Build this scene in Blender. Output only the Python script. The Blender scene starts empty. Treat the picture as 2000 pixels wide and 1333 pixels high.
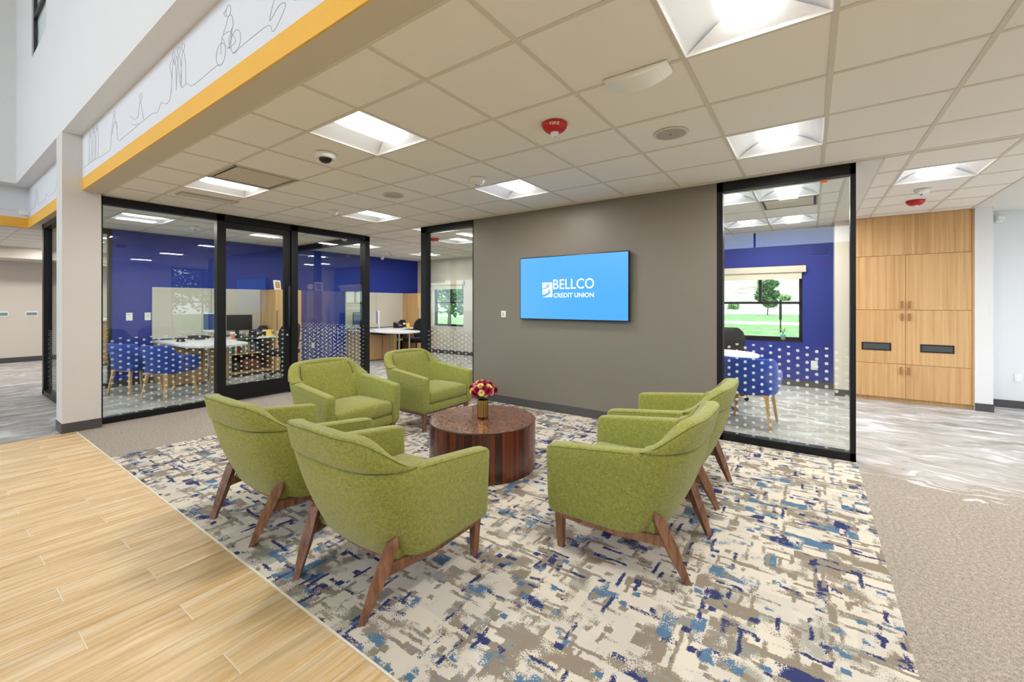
import bpy, bmesh, math, random
from mathutils import Vector, Matrix
random.seed(7)
S = bpy.context.scene
COL = S.collection
PI = math.pi

# ------------------------------------------------------------------ camera
CAM_H = 1.3874
cd = bpy.data.cameras.new('camera'); cam = bpy.data.objects.new('camera', cd); COL.objects.link(cam)
cd.sensor_width = 36; cd.sensor_fit = 'HORIZONTAL'
cd.lens = 826.76/2000*36
cd.shift_y = -(666.5-593.25)/2000
cd.clip_start = .05; cd.clip_end = 600
cam.location = (0, 0, CAM_H); cam.rotation_euler = (PI/2, 0, .6143)
S.camera = cam
# ------------------------------------------------------------------ world, exposure
W = bpy.data.worlds.new('sky'); S.world = W; W.use_nodes = True
bg = W.node_tree.nodes['Background']
bg.inputs[0].default_value = (.80, .90, 1.0, 1); bg.inputs[1].default_value = 2.8
LENS_GLOW = 2.2       # luminous lens seen from below
LAMP_WATTS = 11.0     # light each ceiling fitting throws down
cy = S.cycles; cy.use_adaptive_sampling = True; cy.adaptive_threshold = .1; cy.adaptive_min_samples = 16; cy.max_bounces = 8; cy.diffuse_bounces = 4; cy.glossy_bounces = 4; cy.transmission_bounces = 2; cy.transparent_max_bounces = 20
cy.caustics_reflective = False; cy.caustics_refractive = False
S.view_settings.view_transform = 'Standard'; S.view_settings.look = 'None'
S.view_settings.gamma = 1; S.view_settings.use_curve_mapping = False
S.view_settings.exposure = .82

# ------------------------------------------------------------------ materials
def lin(c):
    return tuple((x/255/12.92 if x/255 <= .04045 else ((x/255+.055)/1.055)**2.4) for x in c)
MATS = {}
def mat(name, rgb=(128,128,128), rough=.6, metal=0, spec=.5, noise=0, nscale=40, bump=0, bscale=200, rgb2=None, stretch=None, sheen=0, coat=0):
    if name in MATS: return MATS[name]
    m = bpy.data.materials.new(name); m.use_nodes = True; nt = m.node_tree; N = nt.nodes; L = nt.links
    b = N['Principled BSDF']; c = lin(rgb)
    b.inputs['Base Color'].default_value = (*c, 1); b.inputs['Roughness'].default_value = rough
    b.inputs['Metallic'].default_value = metal; b.inputs['Specular IOR Level'].default_value = spec
    if sheen: b.inputs['Sheen Weight'].default_value = sheen
    if coat: b.inputs['Coat Weight'].default_value = coat
    vec = None
    if noise or bump:
        tc = N.new('ShaderNodeTexCoord'); vec = tc.outputs['Object']
        if stretch:
            mp = N.new('ShaderNodeMapping'); mp.inputs['Scale'].default_value = stretch
            L.new(vec, mp.inputs[0]); vec = mp.outputs[0]
    if noise:
        t = N.new('ShaderNodeTexNoise'); t.inputs['Scale'].default_value = nscale; t.inputs['Detail'].default_value = 4
        L.new(vec, t.inputs['Vector'])
        r = N.new('ShaderNodeValToRGB'); d = lin(rgb2) if rgb2 else tuple(max(0, x*(1-noise)) for x in c)
        r.color_ramp.elements[0].position = .38; r.color_ramp.elements[1].position = .62
        r.color_ramp.elements[0].color = (*d, 1); r.color_ramp.elements[1].color = (*c, 1)
        L.new(t.outputs[0], r.inputs[0]); L.new(r.outputs[0], b.inputs['Base Color'])
    if bump:
        t2 = N.new('ShaderNodeTexNoise'); t2.inputs['Scale'].default_value = bscale; t2.inputs['Detail'].default_value = 2
        L.new(vec, t2.inputs['Vector'])
        bp = N.new('ShaderNodeBump'); bp.inputs['Strength'].default_value = bump; bp.inputs['Distance'].default_value = .004
        L.new(t2.outputs[0], bp.inputs['Height']); L.new(bp.outputs[0], b.inputs['Normal'])
    MATS[name] = m; return m
def emis(name, rgb, strength):
    if name in MATS: return MATS[name]
    m = bpy.data.materials.new(name); m.use_nodes = True; nt = m.node_tree
    b = nt.nodes['Principled BSDF']; c = lin(rgb)
    b.inputs['Base Color'].default_value = (0, 0, 0, 1); b.inputs['Roughness'].default_value = .25
    b.inputs['Emission Color'].default_value = (*c, 1); b.inputs['Emission Strength'].default_value = strength
    MATS[name] = m; return m
class NB:
    """small node-graph builder"""
    def __init__(s, name):
        s.m = bpy.data.materials.new(name); s.m.use_nodes = True; s.nt = s.m.node_tree; s.N = s.nt.nodes; s.L = s.nt.links
        s.b = s.N['Principled BSDF']; s.out = s.N['Material Output']; MATS[name] = s.m
        s.obj = s.N.new('ShaderNodeTexCoord').outputs['Object']
    def put(s, sock, v):
        if hasattr(v, 'is_linked'): s.L.new(v, sock)
        elif isinstance(v, tuple) and len(v) == 3 and sock.type == 'RGBA': sock.default_value = (*v, 1)
        else: sock.default_value = v
    def math(s, op, a, b=0.0, c=None):
        n = s.N.new('ShaderNodeMath'); n.operation = op; s.put(n.inputs[0], a); s.put(n.inputs[1], b)
        if c is not None: s.put(n.inputs[2], c)
        return n.outputs[0]
    def vmath(s, op, a, b):
        n = s.N.new('ShaderNodeVectorMath'); n.operation = op; s.put(n.inputs[0], a)
        if op == 'SCALE': s.put(n.inputs['Scale'], b)
        else: s.put(n.inputs[1], b)
        return n.outputs[0]
    def mapping(s, v, scale=(1,1,1), loc=(0,0,0), rot=(0,0,0)):
        n = s.N.new('ShaderNodeMapping'); s.put(n.inputs[0], v); n.inputs['Scale'].default_value = scale
        n.inputs['Location'].default_value = loc; n.inputs['Rotation'].default_value = rot; return n.outputs[0]
    def noise(s, v, scale, detail=3, rough=.5, color=False, dist=0):
        n = s.N.new('ShaderNodeTexNoise'); s.put(n.inputs['Vector'], v); n.inputs['Scale'].default_value = scale
        n.inputs['Detail'].default_value = detail; n.inputs['Roughness'].default_value = rough; n.inputs['Distortion'].default_value = dist
        return n.outputs['Color' if color else 0]
    def voro(s, v, scale, metric='EUCLIDEAN', rnd=1, out='Color', feature='F1'):
        n = s.N.new('ShaderNodeTexVoronoi'); s.put(n.inputs['Vector'], v); n.inputs['Scale'].default_value = scale
        n.feature = feature
        if feature == 'F1': n.distance = metric
        n.inputs['Randomness'].default_value = rnd
        return n.outputs[out]
    def ramp(s, f, stops, const=False):
        n = s.N.new('ShaderNodeValToRGB'); s.put(n.inputs[0], f); cr = n.color_ramp
        if const: cr.interpolation = 'CONSTANT'
        while len(cr.elements) < len(stops): cr.elements.new(.5)
        for e, (p, c) in zip(cr.elements, stops): e.position = p; e.color = (*c, 1)
        return n.outputs[0]
    def mix(s, f, a, b):
        n = s.N.new('ShaderNodeMix'); n.data_type = 'RGBA'; s.put(n.inputs[0], f); s.put(n.inputs[6], a); s.put(n.inputs[7], b); return n.outputs[2]
    def sep(s, v):
        n = s.N.new('ShaderNodeSeparateXYZ'); s.put(n.inputs[0], v); return n.outputs
    def bump(s, h, strength=.3, dist=.004):
        n = s.N.new('ShaderNodeBump'); n.inputs['Strength'].default_value = strength; n.inputs['Distance'].default_value = dist
        s.put(n.inputs['Height'], h); s.L.new(n.outputs[0], s.b.inputs['Normal'])

def build_special():
    # ---- patterned carpet: overlapping worn rectangles on a cream ground
    g = NB('carpet_pattern'); o = g.obj
    cream = lin((232,223,208)); taupe = lin((152,140,124)); sage = lin((178,177,164)); navy = lin((42,56,110)); blue = lin((86,124,158)); pale = lin((222,215,203)); grey = lin((150,147,139))
    nz = g.vmath('SUBTRACT', g.noise(o, 14, 2, .5, True), (.5, .5, .5))
    fz = g.vmath('SUBTRACT', g.noise(o, 120, 3, .7, True), (.5, .5, .5))
    p = g.vmath('ADD', o, g.vmath('ADD', g.vmath('SCALE', nz, .03), g.vmath('SCALE', fz, .03)))
    def cells(sx, sy, off, stag):
        q = g.mapping(p, (1/sx, 1/sy, 0), off); x, y, _ = g.sep(q)
        if stag == 'x': x = g.math('ADD', x, g.math('MULTIPLY', g.math('FLOOR', y), .37))
        else: y = g.math('ADD', y, g.math('MULTIPLY', g.math('FLOOR', x), .37))
        cb_ = g.N.new('ShaderNodeCombineXYZ'); g.put(cb_.inputs[0], g.math('FLOOR', x)); g.put(cb_.inputs[1], g.math('FLOOR', y)); g.put(cb_.inputs[2], off[0])
        w = g.N.new('ShaderNodeTexWhiteNoise'); w.noise_dimensions = '3D'; g.put(w.inputs[0], cb_.outputs[0])
        return w.outputs['Value'], w.outputs['Color']
    speck = g.math('MULTIPLY', g.math('SUBTRACT', g.noise(o, 150, 2, .75), .5), .9)
    col = g.ramp(g.noise(o, 4, 2), [(.44, cream), (.56, pale)])
    layers = [(.30, .11, (0, 0, 0), 'x', .38, [(0, taupe), (.55, sage), (.8, grey)], 5.5, .50),
              (.11, .33, (3.3, 1.7, 0), 'y', .33, [(0, taupe), (.5, sage), (.72, taupe), (.9, blue)], 6.5, .50),
              (.22, .085, (7.1, 4.2, 0), 'x', .40, [(0, cream), (.45, pale), (.7, taupe), (.92, blue)], 7, .46),
              (.15, .08, (1.9, 8.8, 0), 'x', .21, [(0, navy), (.42, blue), (.75, taupe)], 8, .50),
              (.055, .17, (5.7, 2.9, 0), 'y', .13, [(0, navy), (.38, blue), (.62, grey)], 8, .49),
              (.21, .17, (2.2, 6.1, 0), 'x', .36, [(0, cream), (.6, pale)], 7, .50),
              (.2, .017, (9.5, 3.1, 0), 'x', .17, [(0, taupe), (.6, navy), (.8, grey)], 10, .46),
              (.017, .15, (4.4, 7.3, 0), 'y', .12, [(0, taupe), (.7, navy)], 10, .46),
              (.035, .032, (6.6, 1.2, 0), 'x', .08, [(0, taupe), (.5, navy), (.75, blue)], 12, .42)]
    for sx, sy, off, stag, prob, pal, ns, thr in layers:
        v, c = cells(sx, sy, off, stag)
        k = g.math('LESS_THAN', v, prob)
        e = g.math('GREATER_THAN', g.math('ADD', g.noise(g.vmath('ADD', o, off), ns, 2, .5), g.math('MULTIPLY', speck, .55)), thr)
        col = g.mix(g.math('MULTIPLY', k, e), col, g.ramp(g.sep(c)[1], pal, True))
    fib = g.noise(o, 420, 2, .7)
    col = g.mix(g.math('MULTIPLY', g.math('SUBTRACT', fib, .35), .7), col, lin((128,118,104)))
    g.put(g.b.inputs['Base Color'], col); g.b.inputs['Roughness'].default_value = .95; g.b.inputs['Specular IOR Level'].default_value = .1
    g.bump(fib, .5, .006)
    # ---- plain taupe loop carpet, with pale streaks beyond a given line
    def carpet(name, streak_axis, start=None):
        g = NB(name); o = g.obj
        f = g.noise(o, 230, 3, .75); f2 = g.noise(g.mapping(o, (1, 1, 1)), 55, 3, .7)
        base = g.ramp(g.math('ADD', g.math('MULTIPLY', f, .7), g.math('MULTIPLY', f2, .3)), [(.36, lin((112,102,92))), (.5, lin((164,153,141))), (.62, lin((208,199,188)))])
        if streak_axis:
            sc = (1.1, 7, 1) if streak_axis == 'x' else (7, 1.1, 1)
            sc2 = (2.6, 10, 1) if streak_axis == 'x' else (10, 2.6, 1)
            q = g.vmath('ADD', o, g.vmath('SCALE', g.vmath('SUBTRACT', g.noise(o, 3, 2, .5, True), (.5,.5,.5)), .45))
            n1 = g.noise(g.mapping(q, sc), 1, 4, .6); n2 = g.noise(g.mapping(q, sc2), 1, 3, .6)
            t = g.math('ADD', g.math('MULTIPLY', n1, .45), g.math('MULTIPLY', n2, .55))
            st = g.ramp(g.math('ADD', t, g.math('MULTIPLY', g.math('SUBTRACT', f, .5), .12)), [(.36, lin((146,140,136))), (.46, lin((170,165,160))), (.54, lin((184,181,179))), (.60, lin((210,210,212)))])
            if start is not None:
                y = g.sep(o)[1]
                k = g.math('GREATER_THAN', g.math('ADD', y, g.math('MULTIPLY', g.math('SUBTRACT', t, .5), 3.5)), start)
                col = g.mix(k, base, st)
            else: col = st
        else: col = base
        g.put(g.b.inputs['Base Color'], col); g.b.inputs['Roughness'].default_value = .95; g.b.inputs['Specular IOR Level'].default_value = .1
        g.bump(f, .5, .006)
    carpet('carpet_taupe', None); carpet('carpet_right', 'x', 4.55); carpet('carpet_streak_y', 'y'); carpet('carpet_streak_x', 'x')
    # ---- plank
    def wood(name, cols, sc, detail, axis, rough, knots=False, rndamt=.5, coat=0, warp=.05):
        g = NB(name); o = g.obj
        oi = g.N.new('ShaderNodeObjectInfo').outputs['Random']
        sh = g.N.new('ShaderNodeCombineXYZ'); g.put(sh.inputs[0], g.math('MULTIPLY', oi, 37.0)); g.put(sh.inputs[1], g.math('MULTIPLY', oi, 91.0)); g.put(sh.inputs[2], g.math('MULTIPLY', oi, 53.0))
        p = g.vmath('ADD', o, sh.outputs[0])
        q = g.vmath('ADD', p, g.vmath('SCALE', g.vmath('SUBTRACT', g.noise(p, 4, 2, .5, True), (.5,.5,.5)), warp))
        n = g.noise(g.mapping(q, sc), 1, detail, .65, dist=.4 if warp > .02 else 0)
        n = g.math('ADD', n, g.math('MULTIPLY', g.math('SUBTRACT', oi, .5), rndamt*.2))
        col = g.ramp(n, [(.30, cols[0]), (.48, cols[1]), (.66, cols[2])])
        if knots:
            k = g.voro(g.mapping(q, (3.2, 1.7, 1)), 1, 'EUCLIDEAN', 1, 'Distance')
            col = g.mix(g.math('MULTIPLY', g.math('LESS_THAN', k, .07), .45), col, lin((150,112,66)))
        g.put(g.b.inputs['Base Color'], col); g.b.inputs['Roughness'].default_value = rough
        g.b.inputs['Coat Weight'].default_value = coat
        g.bump(n, .08, .003)
    wood('plank_wood', [lin((204,164,110)), lin((228,194,144)), lin((240,217,180))], (42, 2.0, 1), 6, 'y', .40, True, rndamt=.22, warp=.03)
    wood('oak_laminate', [lin((186,142,92)), lin((202,160,108)), lin((212,173,122))], (34, 34, .55), 4, 'z', .45, warp=.012)
    wood('walnut', [lin((96,60,42)), lin((128,86,62)), lin((150,106,80))], (40, 40, 6), 4, 'z', .42)
    wood('ash_leg', [lin((190,140,80)), lin((212,165,105)), lin((224,184,130))], (40, 40, 6), 4, 'z', .5)
    # rosewood strips: colour by the strip's own random
    g = NB('rosewood'); oi = g.N.new('ShaderNodeObjectInfo').outputs['Random']
    sh = g.N.new('ShaderNodeCombineXYZ'); g.put(sh.inputs[2], g.math('MULTIPLY', oi, 40.0)); g.put(sh.inputs[0], g.math('MULTIPLY', oi, 9.0))
    n = g.noise(g.mapping(g.vmath('ADD', g.obj, sh.outputs[0]), (45, 45, 3)), 1, 4, .6)
    c1 = g.ramp(oi, [(0, lin((104,46,24))), (.22, lin((62,36,22))), (.42, lin((122,56,28))), (.6, lin((80,46,25))), (.78, lin((136,66,34))), (.9, lin((94,42,24)))], True)
    col = g.mix(g.math('MULTIPLY', n, .55), c1, lin((26,14,8)))
    g.put(g.b.inputs['Base Color'], col); g.b.inputs['Roughness'].default_value = .22; g.b.inputs['Coat Weight'].default_value = .3
    # table top: end-grain mosaic with dark pits under lacquer
    g = NB('table_mosaic'); o = g.obj
    v = g.voro(g.mapping(o, (1, 1, 0)), 42, 'MANHATTAN', 1); dd = g.voro(g.mapping(o, (1, 1, 0), rot=(0, 0, .6)), 34, 'MANHATTAN', 1, 'Distance')
    col = g.ramp(g.sep(v)[0], [(0, lin((108,54,30))), (.3, lin((146,78,42))), (.55, lin((122,62,34))), (.8, lin((92,46,27)))], True)
    hole = g.math('MULTIPLY', g.math('LESS_THAN', dd, .36), g.math('GREATER_THAN', g.noise(o, 34, 2), .42))
    ed = g.voro(g.mapping(o, (1, 1, 0), (3, 1, 0)), 36, 'EUCLIDEAN', 1, 'Distance', 'DISTANCE_TO_EDGE')
    crack = g.math('MULTIPLY', g.math('LESS_THAN', ed, .085), g.math('GREATER_THAN', g.noise(g.vmath('ADD', o, (5, 2, 0)), 48, 2), .5))
    hole = g.math('MAXIMUM', hole, crack)
    col = g.mix(hole, col, lin((16,10,8)))
    g.put(g.b.inputs['Base Color'], col); g.put(g.b.inputs['Roughness'], g.math('ADD', g.math('MULTIPLY', hole, .5), .17))
    g.b.inputs['Coat Weight'].default_value = .6; g.b.inputs['Coat Roughness'].default_value = .05
    g.bump(g.math('SUBTRACT', 1.0, hole), .3, .002)
    # green wool
    g = NB('green_wool'); o = g.obj
    f = g.noise(o, 330, 2, .8); f2 = g.noise(o, 60, 2, .5)
    col = g.ramp(g.math('ADD', g.math('MULTIPLY', f, .82), g.math('MULTIPLY', f2, .18)), [(.34, lin((95,100,42))), (.47, lin((134,138,62))), (.56, lin((155,155,74))), (.66, lin((186,182,108)))])
    g.put(g.b.inputs['Base Color'], col); g.b.inputs['Roughness'].default_value = .9; g.b.inputs['Specular IOR Level'].default_value = .15
    g.b.inputs['Sheen Weight'].default_value = .25; g.b.inputs['Sheen Roughness'].default_value = .5
    g.bump(f, .45, .004)
    # glass: clear, and with a film of frosted dots
    def glass(name, axis=None, top=.985, phase=(0, 0), tint=(.955, .985, .97)):
        g = NB(name); N, L = g.N, g.L; N.remove(g.b)
        tr = N.new('ShaderNodeBsdfTransparent'); tr.inputs[0].default_value = (*tint, 1)
        gl = N.new('ShaderNodeBsdfGlossy'); gl.inputs['Roughness'].default_value = 0.0
        fr = N.new('ShaderNodeFresnel'); ge = N.new('ShaderNodeNewGeometry'); L.new(g.math('ADD', g.math('MULTIPLY', ge.outputs['Backfacing'], 1/1.5-1.5), 1.5), fr.inputs[0])
        mx = N.new('ShaderNodeMixShader'); L.new(fr.outputs[0], mx.inputs[0]); L.new(tr.outputs[0], mx.inputs[1]); L.new(gl.outputs[0], mx.inputs[2])
        res = mx.outputs[0]
        if axis:
            x = g.sep(g.obj); h = x[0] if axis == 'x' else x[1]; z = x[2]
            hh = g.math('ADD', h, 20.0+phase[0]); c = g.math('DIVIDE', hh, .0725)
            odd = g.math('MODULO', g.math('FLOOR', c), 2.0)
            dx = g.math('MULTIPLY', g.math('SUBTRACT', g.math('FRACT', c), .5), .0725)
            zz = g.math('ADD', z, g.math('ADD', g.math('MULTIPLY', odd, .035), 7.0+phase[1]))
            dz = g.math('MULTIPLY', g.math('SUBTRACT', g.math('FRACT', g.math('DIVIDE', zz, .07)), .5), .07)
            d = g.math('SQRT', g.math('ADD', g.math('MULTIPLY', dx, dx), g.math('MULTIPLY', dz, dz)))
            k = g.math('MULTIPLY', g.math('LESS_THAN', d, .0135), g.math('LESS_THAN', z, top))
            df = N.new('ShaderNodeBsdfDiffuse'); df.inputs[0].default_value = (.82, .9, .9, 1)
            tl = N.new('ShaderNodeBsdfTranslucent'); tl.inputs[0].default_value = (.8, .88, .88, 1)
            m2 = N.new('ShaderNodeMixShader'); m2.inputs[0].default_value = .4; L.new(df.outputs[0], m2.inputs[1]); L.new(tl.outputs[0], m2.inputs[2])
            m3 = N.new('ShaderNodeMixShader'); L.new(g.math('MULTIPLY', k, .44), m3.inputs[0]); L.new(res, m3.inputs[1]); L.new(m2.outputs[0], m3.inputs[2]); res = m3.outputs[0]
        L.new(res, g.out.inputs[0])
    glass('glass'); glass('glass_dots_x', 'x'); glass('glass_dots_y', 'y')
    # hill and lawn outside
    g = NB('lawn'); col = g.ramp(g.noise(g.mapping(g.obj, (1, .4, 1)), 1.6, 6, .7), [(.35, lin((70,104,44))), (.6, lin((112,142,80)))]); g.put(g.b.inputs['Base Color'], col); g.b.inputs['Roughness'].default_value = .9
    g = NB('dry_hill'); col = g.ramp(g.noise(g.mapping(g.obj, (.15, .15, .4)), 1.4, 6, .7), [(.35, lin((120,112,92))), (.5, lin((164,156,138))), (.62, lin((184,178,166)))]); g.put(g.b.inputs['Base Color'], col); g.b.inputs['Roughness'].default_value = .9
build_special()
M = MATS
mat('tile_ceiling', (238,233,224), .9, bump=.12, bscale=260, spec=.2)
mat('tbar', (214,207,192), .6, spec=.3)
mat('gypsum', (226,222,214), .85, bump=.05, bscale=150, spec=.2)
mat('gypsum_tan', (206,196,178), .85, spec=.2)
mat('paint_white', (226,226,226), .7, bump=.05, bscale=180, spec=.3)
mat('paint_column', (216,212,208), .7, bump=.04, bscale=180, spec=.3)
mat('paint_beige', (214,207,196), .7, bump=.05, bscale=180, spec=.3)
mat('paint_grey', (122,116,104), .42, bump=.22, bscale=160, spec=.5)
mat('paint_blue', (30,50,144), .55, spec=.3)
mat('paint_yellow', (244,186,68), .55, noise=.06, nscale=160)
mat('mural_white', (224,226,232), .65)
mat('mural_ink', (158,160,168), .7)
mat('base_dark', (74,72,72), .5)
mat('frame_black', (17,18,21), .42, spec=.3)
mat('metal_trim', (190,186,178), .35, metal=.7)
mat('grout', (240,230,210), .7)
mat('enamel_white', (238,240,244), .3)
mat('plastic_white', (232,232,228), .4)
mat('plastic_grey', (176,170,156), .5)
mat('plastic_black', (18,18,20), .4)
mat('black_fabric', (26,27,31), .85, bump=.2, bscale=300)
mat('fire_red', (190,16,22), .3)
mat('strobe_clear', (235,235,240), .08, spec=.8)
mat('chrome', (205,205,208), .15, metal=1)
mat('steel', (150,152,155), .35, metal=1)
mat('brass_vase', (186,150,92), .28, metal=1, noise=.35, nscale=1, stretch=(140,140,1.0))
mat('blue_wool', (52,84,186), .9, spec=.15, noise=.25, nscale=240, sheen=.2)
mat('laminate_white', (236,236,240), .35)
mat('tackboard', (196,192,178), .9, bump=.1, bscale=300)
mat('tack_panel', (206,204,200), .7)
mat('paper', (244,242,236), .8)
mat('orange_cup', (226,142,104), .5)
mat('brown_leather', (150,74,44), .5, noise=.3, nscale=12)
mat('leaf_green', (58,104,48), .6); mat('leaf_light', (120,158,92), .6); mat('leaf_tree', (84,128,76), .7, noise=.35, nscale=1.5)
mat('petal_crimson', (178,14,70), .6, noise=.35, nscale=60); mat('petal_yellow', (250,232,140), .6); mat('petal_pink', (246,156,160), .6)
mat('bark', (96,84,74), .9); mat('asphalt', (186,186,186), .9); mat('concrete', (196,194,190), .9)
mat('teal_pot', (70,160,160), .4); mat('terracotta', (196,150,84), .7)
mat('roller_shade', (216,208,190), .8); mat('seam_thread', (78,90,34), .9)
mat('stone_sill', (226,224,220), .4)
mat('orange_tag', (240,110,20), .5)
mat('sign_teal', (120,150,150), .4)
mat('book_red', (150,40,44), .6); mat('book_blue', (40,80,140), .6); mat('book_teal', (60,140,150), .6); mat('book_tan', (190,170,140), .6); mat('note_yellow', (240,200,90), .7)
emis('lens_light', (255,253,250), LENS_GLOW)
emis('screen_blue', (72,162,255), .72)
emis('screen_white', (244,248,255), .80)
emis('desktop_glow', (70,90,160), .3)
mat('handle_oak', (158,112,68), .5); mat('slot_dark', (70,78,78), .25); mat('screen_off', (12,13,18), .12)

# ------------------------------------------------------------------ mesh helpers
def tag(o, label=None, cat=None, group=None, kind=None):
    if label: o['label'] = label
    if cat: o['category'] = cat
    if group: o['group'] = group
    if kind: o['kind'] = kind
    return o
def link(o, parent=None):
    COL.objects.link(o)
    if parent: o.parent = parent
    return o
def empty(name, loc=(0,0,0), rz=0, label=None, cat=None, group=None, parent=None):
    o = bpy.data.objects.new(name, None); o.empty_display_size = .1; link(o, parent); o.location = loc; o.rotation_euler = (0, 0, rz)
    return tag(o, label, cat, group)
class MB:
    def __init__(s): s.v = []; s.f = []; s.sm = []
    def add(s, v, f, smooth=False, mtx=None):
        k = len(s.v)
        s.v += [tuple(mtx @ Vector(p)) for p in v] if mtx else [tuple(p) for p in v]
        s.f += [tuple(i+k for i in q) for q in f]; s.sm += [smooth]*len(f); return s
    def box(s, x0, x1, y0, y1, z0, z1, mtx=None):
        v = [(x, y, z) for z in (z0, z1) for y in (y0, y1) for x in (x0, x1)]
        return s.add(v, [(0,2,3,1),(4,5,7,6),(0,1,5,4),(2,6,7,3),(0,4,6,2),(1,3,7,5)], False, mtx)
    def bbox(s, x0, x1, y0, y1, z0, z1, r, n=2, mtx=None):
        v, f = rbox((x1-x0)/2, (y1-y0)/2, (z1-z0)/2, r, n)
        c = Vector(((x0+x1)/2, (y0+y1)/2, (z0+z1)/2))
        return s.add([c+Vector(p) for p in v], f, True, mtx)
    def lathe(s, prof, n=32, c=(0,0,0), mtx=None, smooth=True, caps=True):
        v = []; f = []
        for r, z in prof:
            for i in range(n):
                a = 2*PI*i/n; v.append((c[0]+r*math.cos(a), c[1]+r*math.sin(a), c[2]+z))
        for j in range(len(prof)-1):
            for i in range(n):
                k = (i+1) % n; f.append((j*n+i, j*n+k, (j+1)*n+k, (j+1)*n+i))
        s.add(v, f, smooth, mtx)
        if caps:
            if prof[0][0] > 1e-4: s.add(v[:n], [tuple(range(n-1, -1, -1))], False, mtx)
            if prof[-1][0] > 1e-4: s.add(v[-n:], [tuple(range(n))], False, mtx)
        return s
    def cyl(s, c, r, z0, z1, n=24, r2=None, mtx=None):
        return s.lathe([(r, z0), (r if r2 is None else r2, z1)], n, (c[0], c[1], 0), mtx)
    def tube(s, pts, r, n=6, closed=False, mtx=None, radii=None):
        pts = [Vector(p) for p in pts]; m = len(pts); v = []; f = []; up = Vector((0, 0, 1)); prev = None
        for i, p in enumerate(pts):
            a = pts[i-1] if (i > 0 or closed) else p; b = pts[(i+1) % m] if (i < m-1 or closed) else p
            t = (b-a).normalized()
            if prev is None:
                u = t.cross(up)
                if u.length < 1e-3: u = t.cross(Vector((1, 0, 0)))
            else: u = prev - t*prev.dot(t)
            u.normalize(); prev = u; w = t.cross(u); rr = radii[i] if radii else r
            for k in range(n):
                an = 2*PI*k/n; v.append(p+u*math.cos(an)*rr+w*math.sin(an)*rr)
        for i in range(m if closed else m-1):
            j = (i+1) % m
            for k in range(n):
                l = (k+1) % n; f.append((i*n+k, i*n+l, j*n+l, j*n+k))
        if not closed: f += [tuple(range(n-1, -1, -1)), tuple((m-1)*n+k for k in range(n))]
        return s.add(v, f, True, mtx)
    def bar(s, p0, p1, w0, d0, w1=None, d1=None, side=(1,0,0), mtx=None):
        """tapered bar between two points; section w along side, d across"""
        p0, p1 = Vector(p0), Vector(p1); t = (p1-p0).normalized(); u = Vector(side); u = (u-t*u.dot(t)).normalized(); w = t.cross(u)
        w1 = w0 if w1 is None else w1; d1 = d0 if d1 is None else d1
        v = []
        for p, a, b in ((p0, w0, d0), (p1, w1, d1)):
            for sx, sy in ((-1,-1),(1,-1),(1,1),(-1,1)): v.append(p+u*sx*a/2+w*sy*b/2)
        return s.add(v, [(3,2,1,0),(4,5,6,7),(0,1,5,4),(1,2,6,5),(2,3,7,6),(3,0,4,7)], False, mtx)
    def prism(s, poly, z0, z1, mtx=None):
        n = len(poly); v = [(x, y, z0) for x, y in poly]+[(x, y, z1) for x, y in poly]
        f = [tuple(range(n-1, -1, -1)), tuple(range(n, 2*n))]+[(i, (i+1) % n, n+(i+1) % n, n+i) for i in range(n)]
        return s.add(v, f, False, mtx)
    def mesh(s, name):
        me = bpy.data.meshes.new(name); me.from_pydata(s.v, [], s.f); me.polygons.foreach_set('use_smooth', s.sm); me.update()
        bm = bmesh.new(); bm.from_mesh(me); bmesh.ops.recalc_face_normals(bm, faces=bm.faces); bm.to_mesh(me); bm.free()
        return me
    def build(s, name, m, parent=None, loc=None, rz=0):
        me = s.mesh(name); me.materials.append(MATS[m] if isinstance(m, str) else m)
        o = bpy.data.objects.new(name, me); link(o, parent)
        if loc: o.location = loc
        if rz: o.rotation_euler = (0, 0, rz)
        return o
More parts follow.
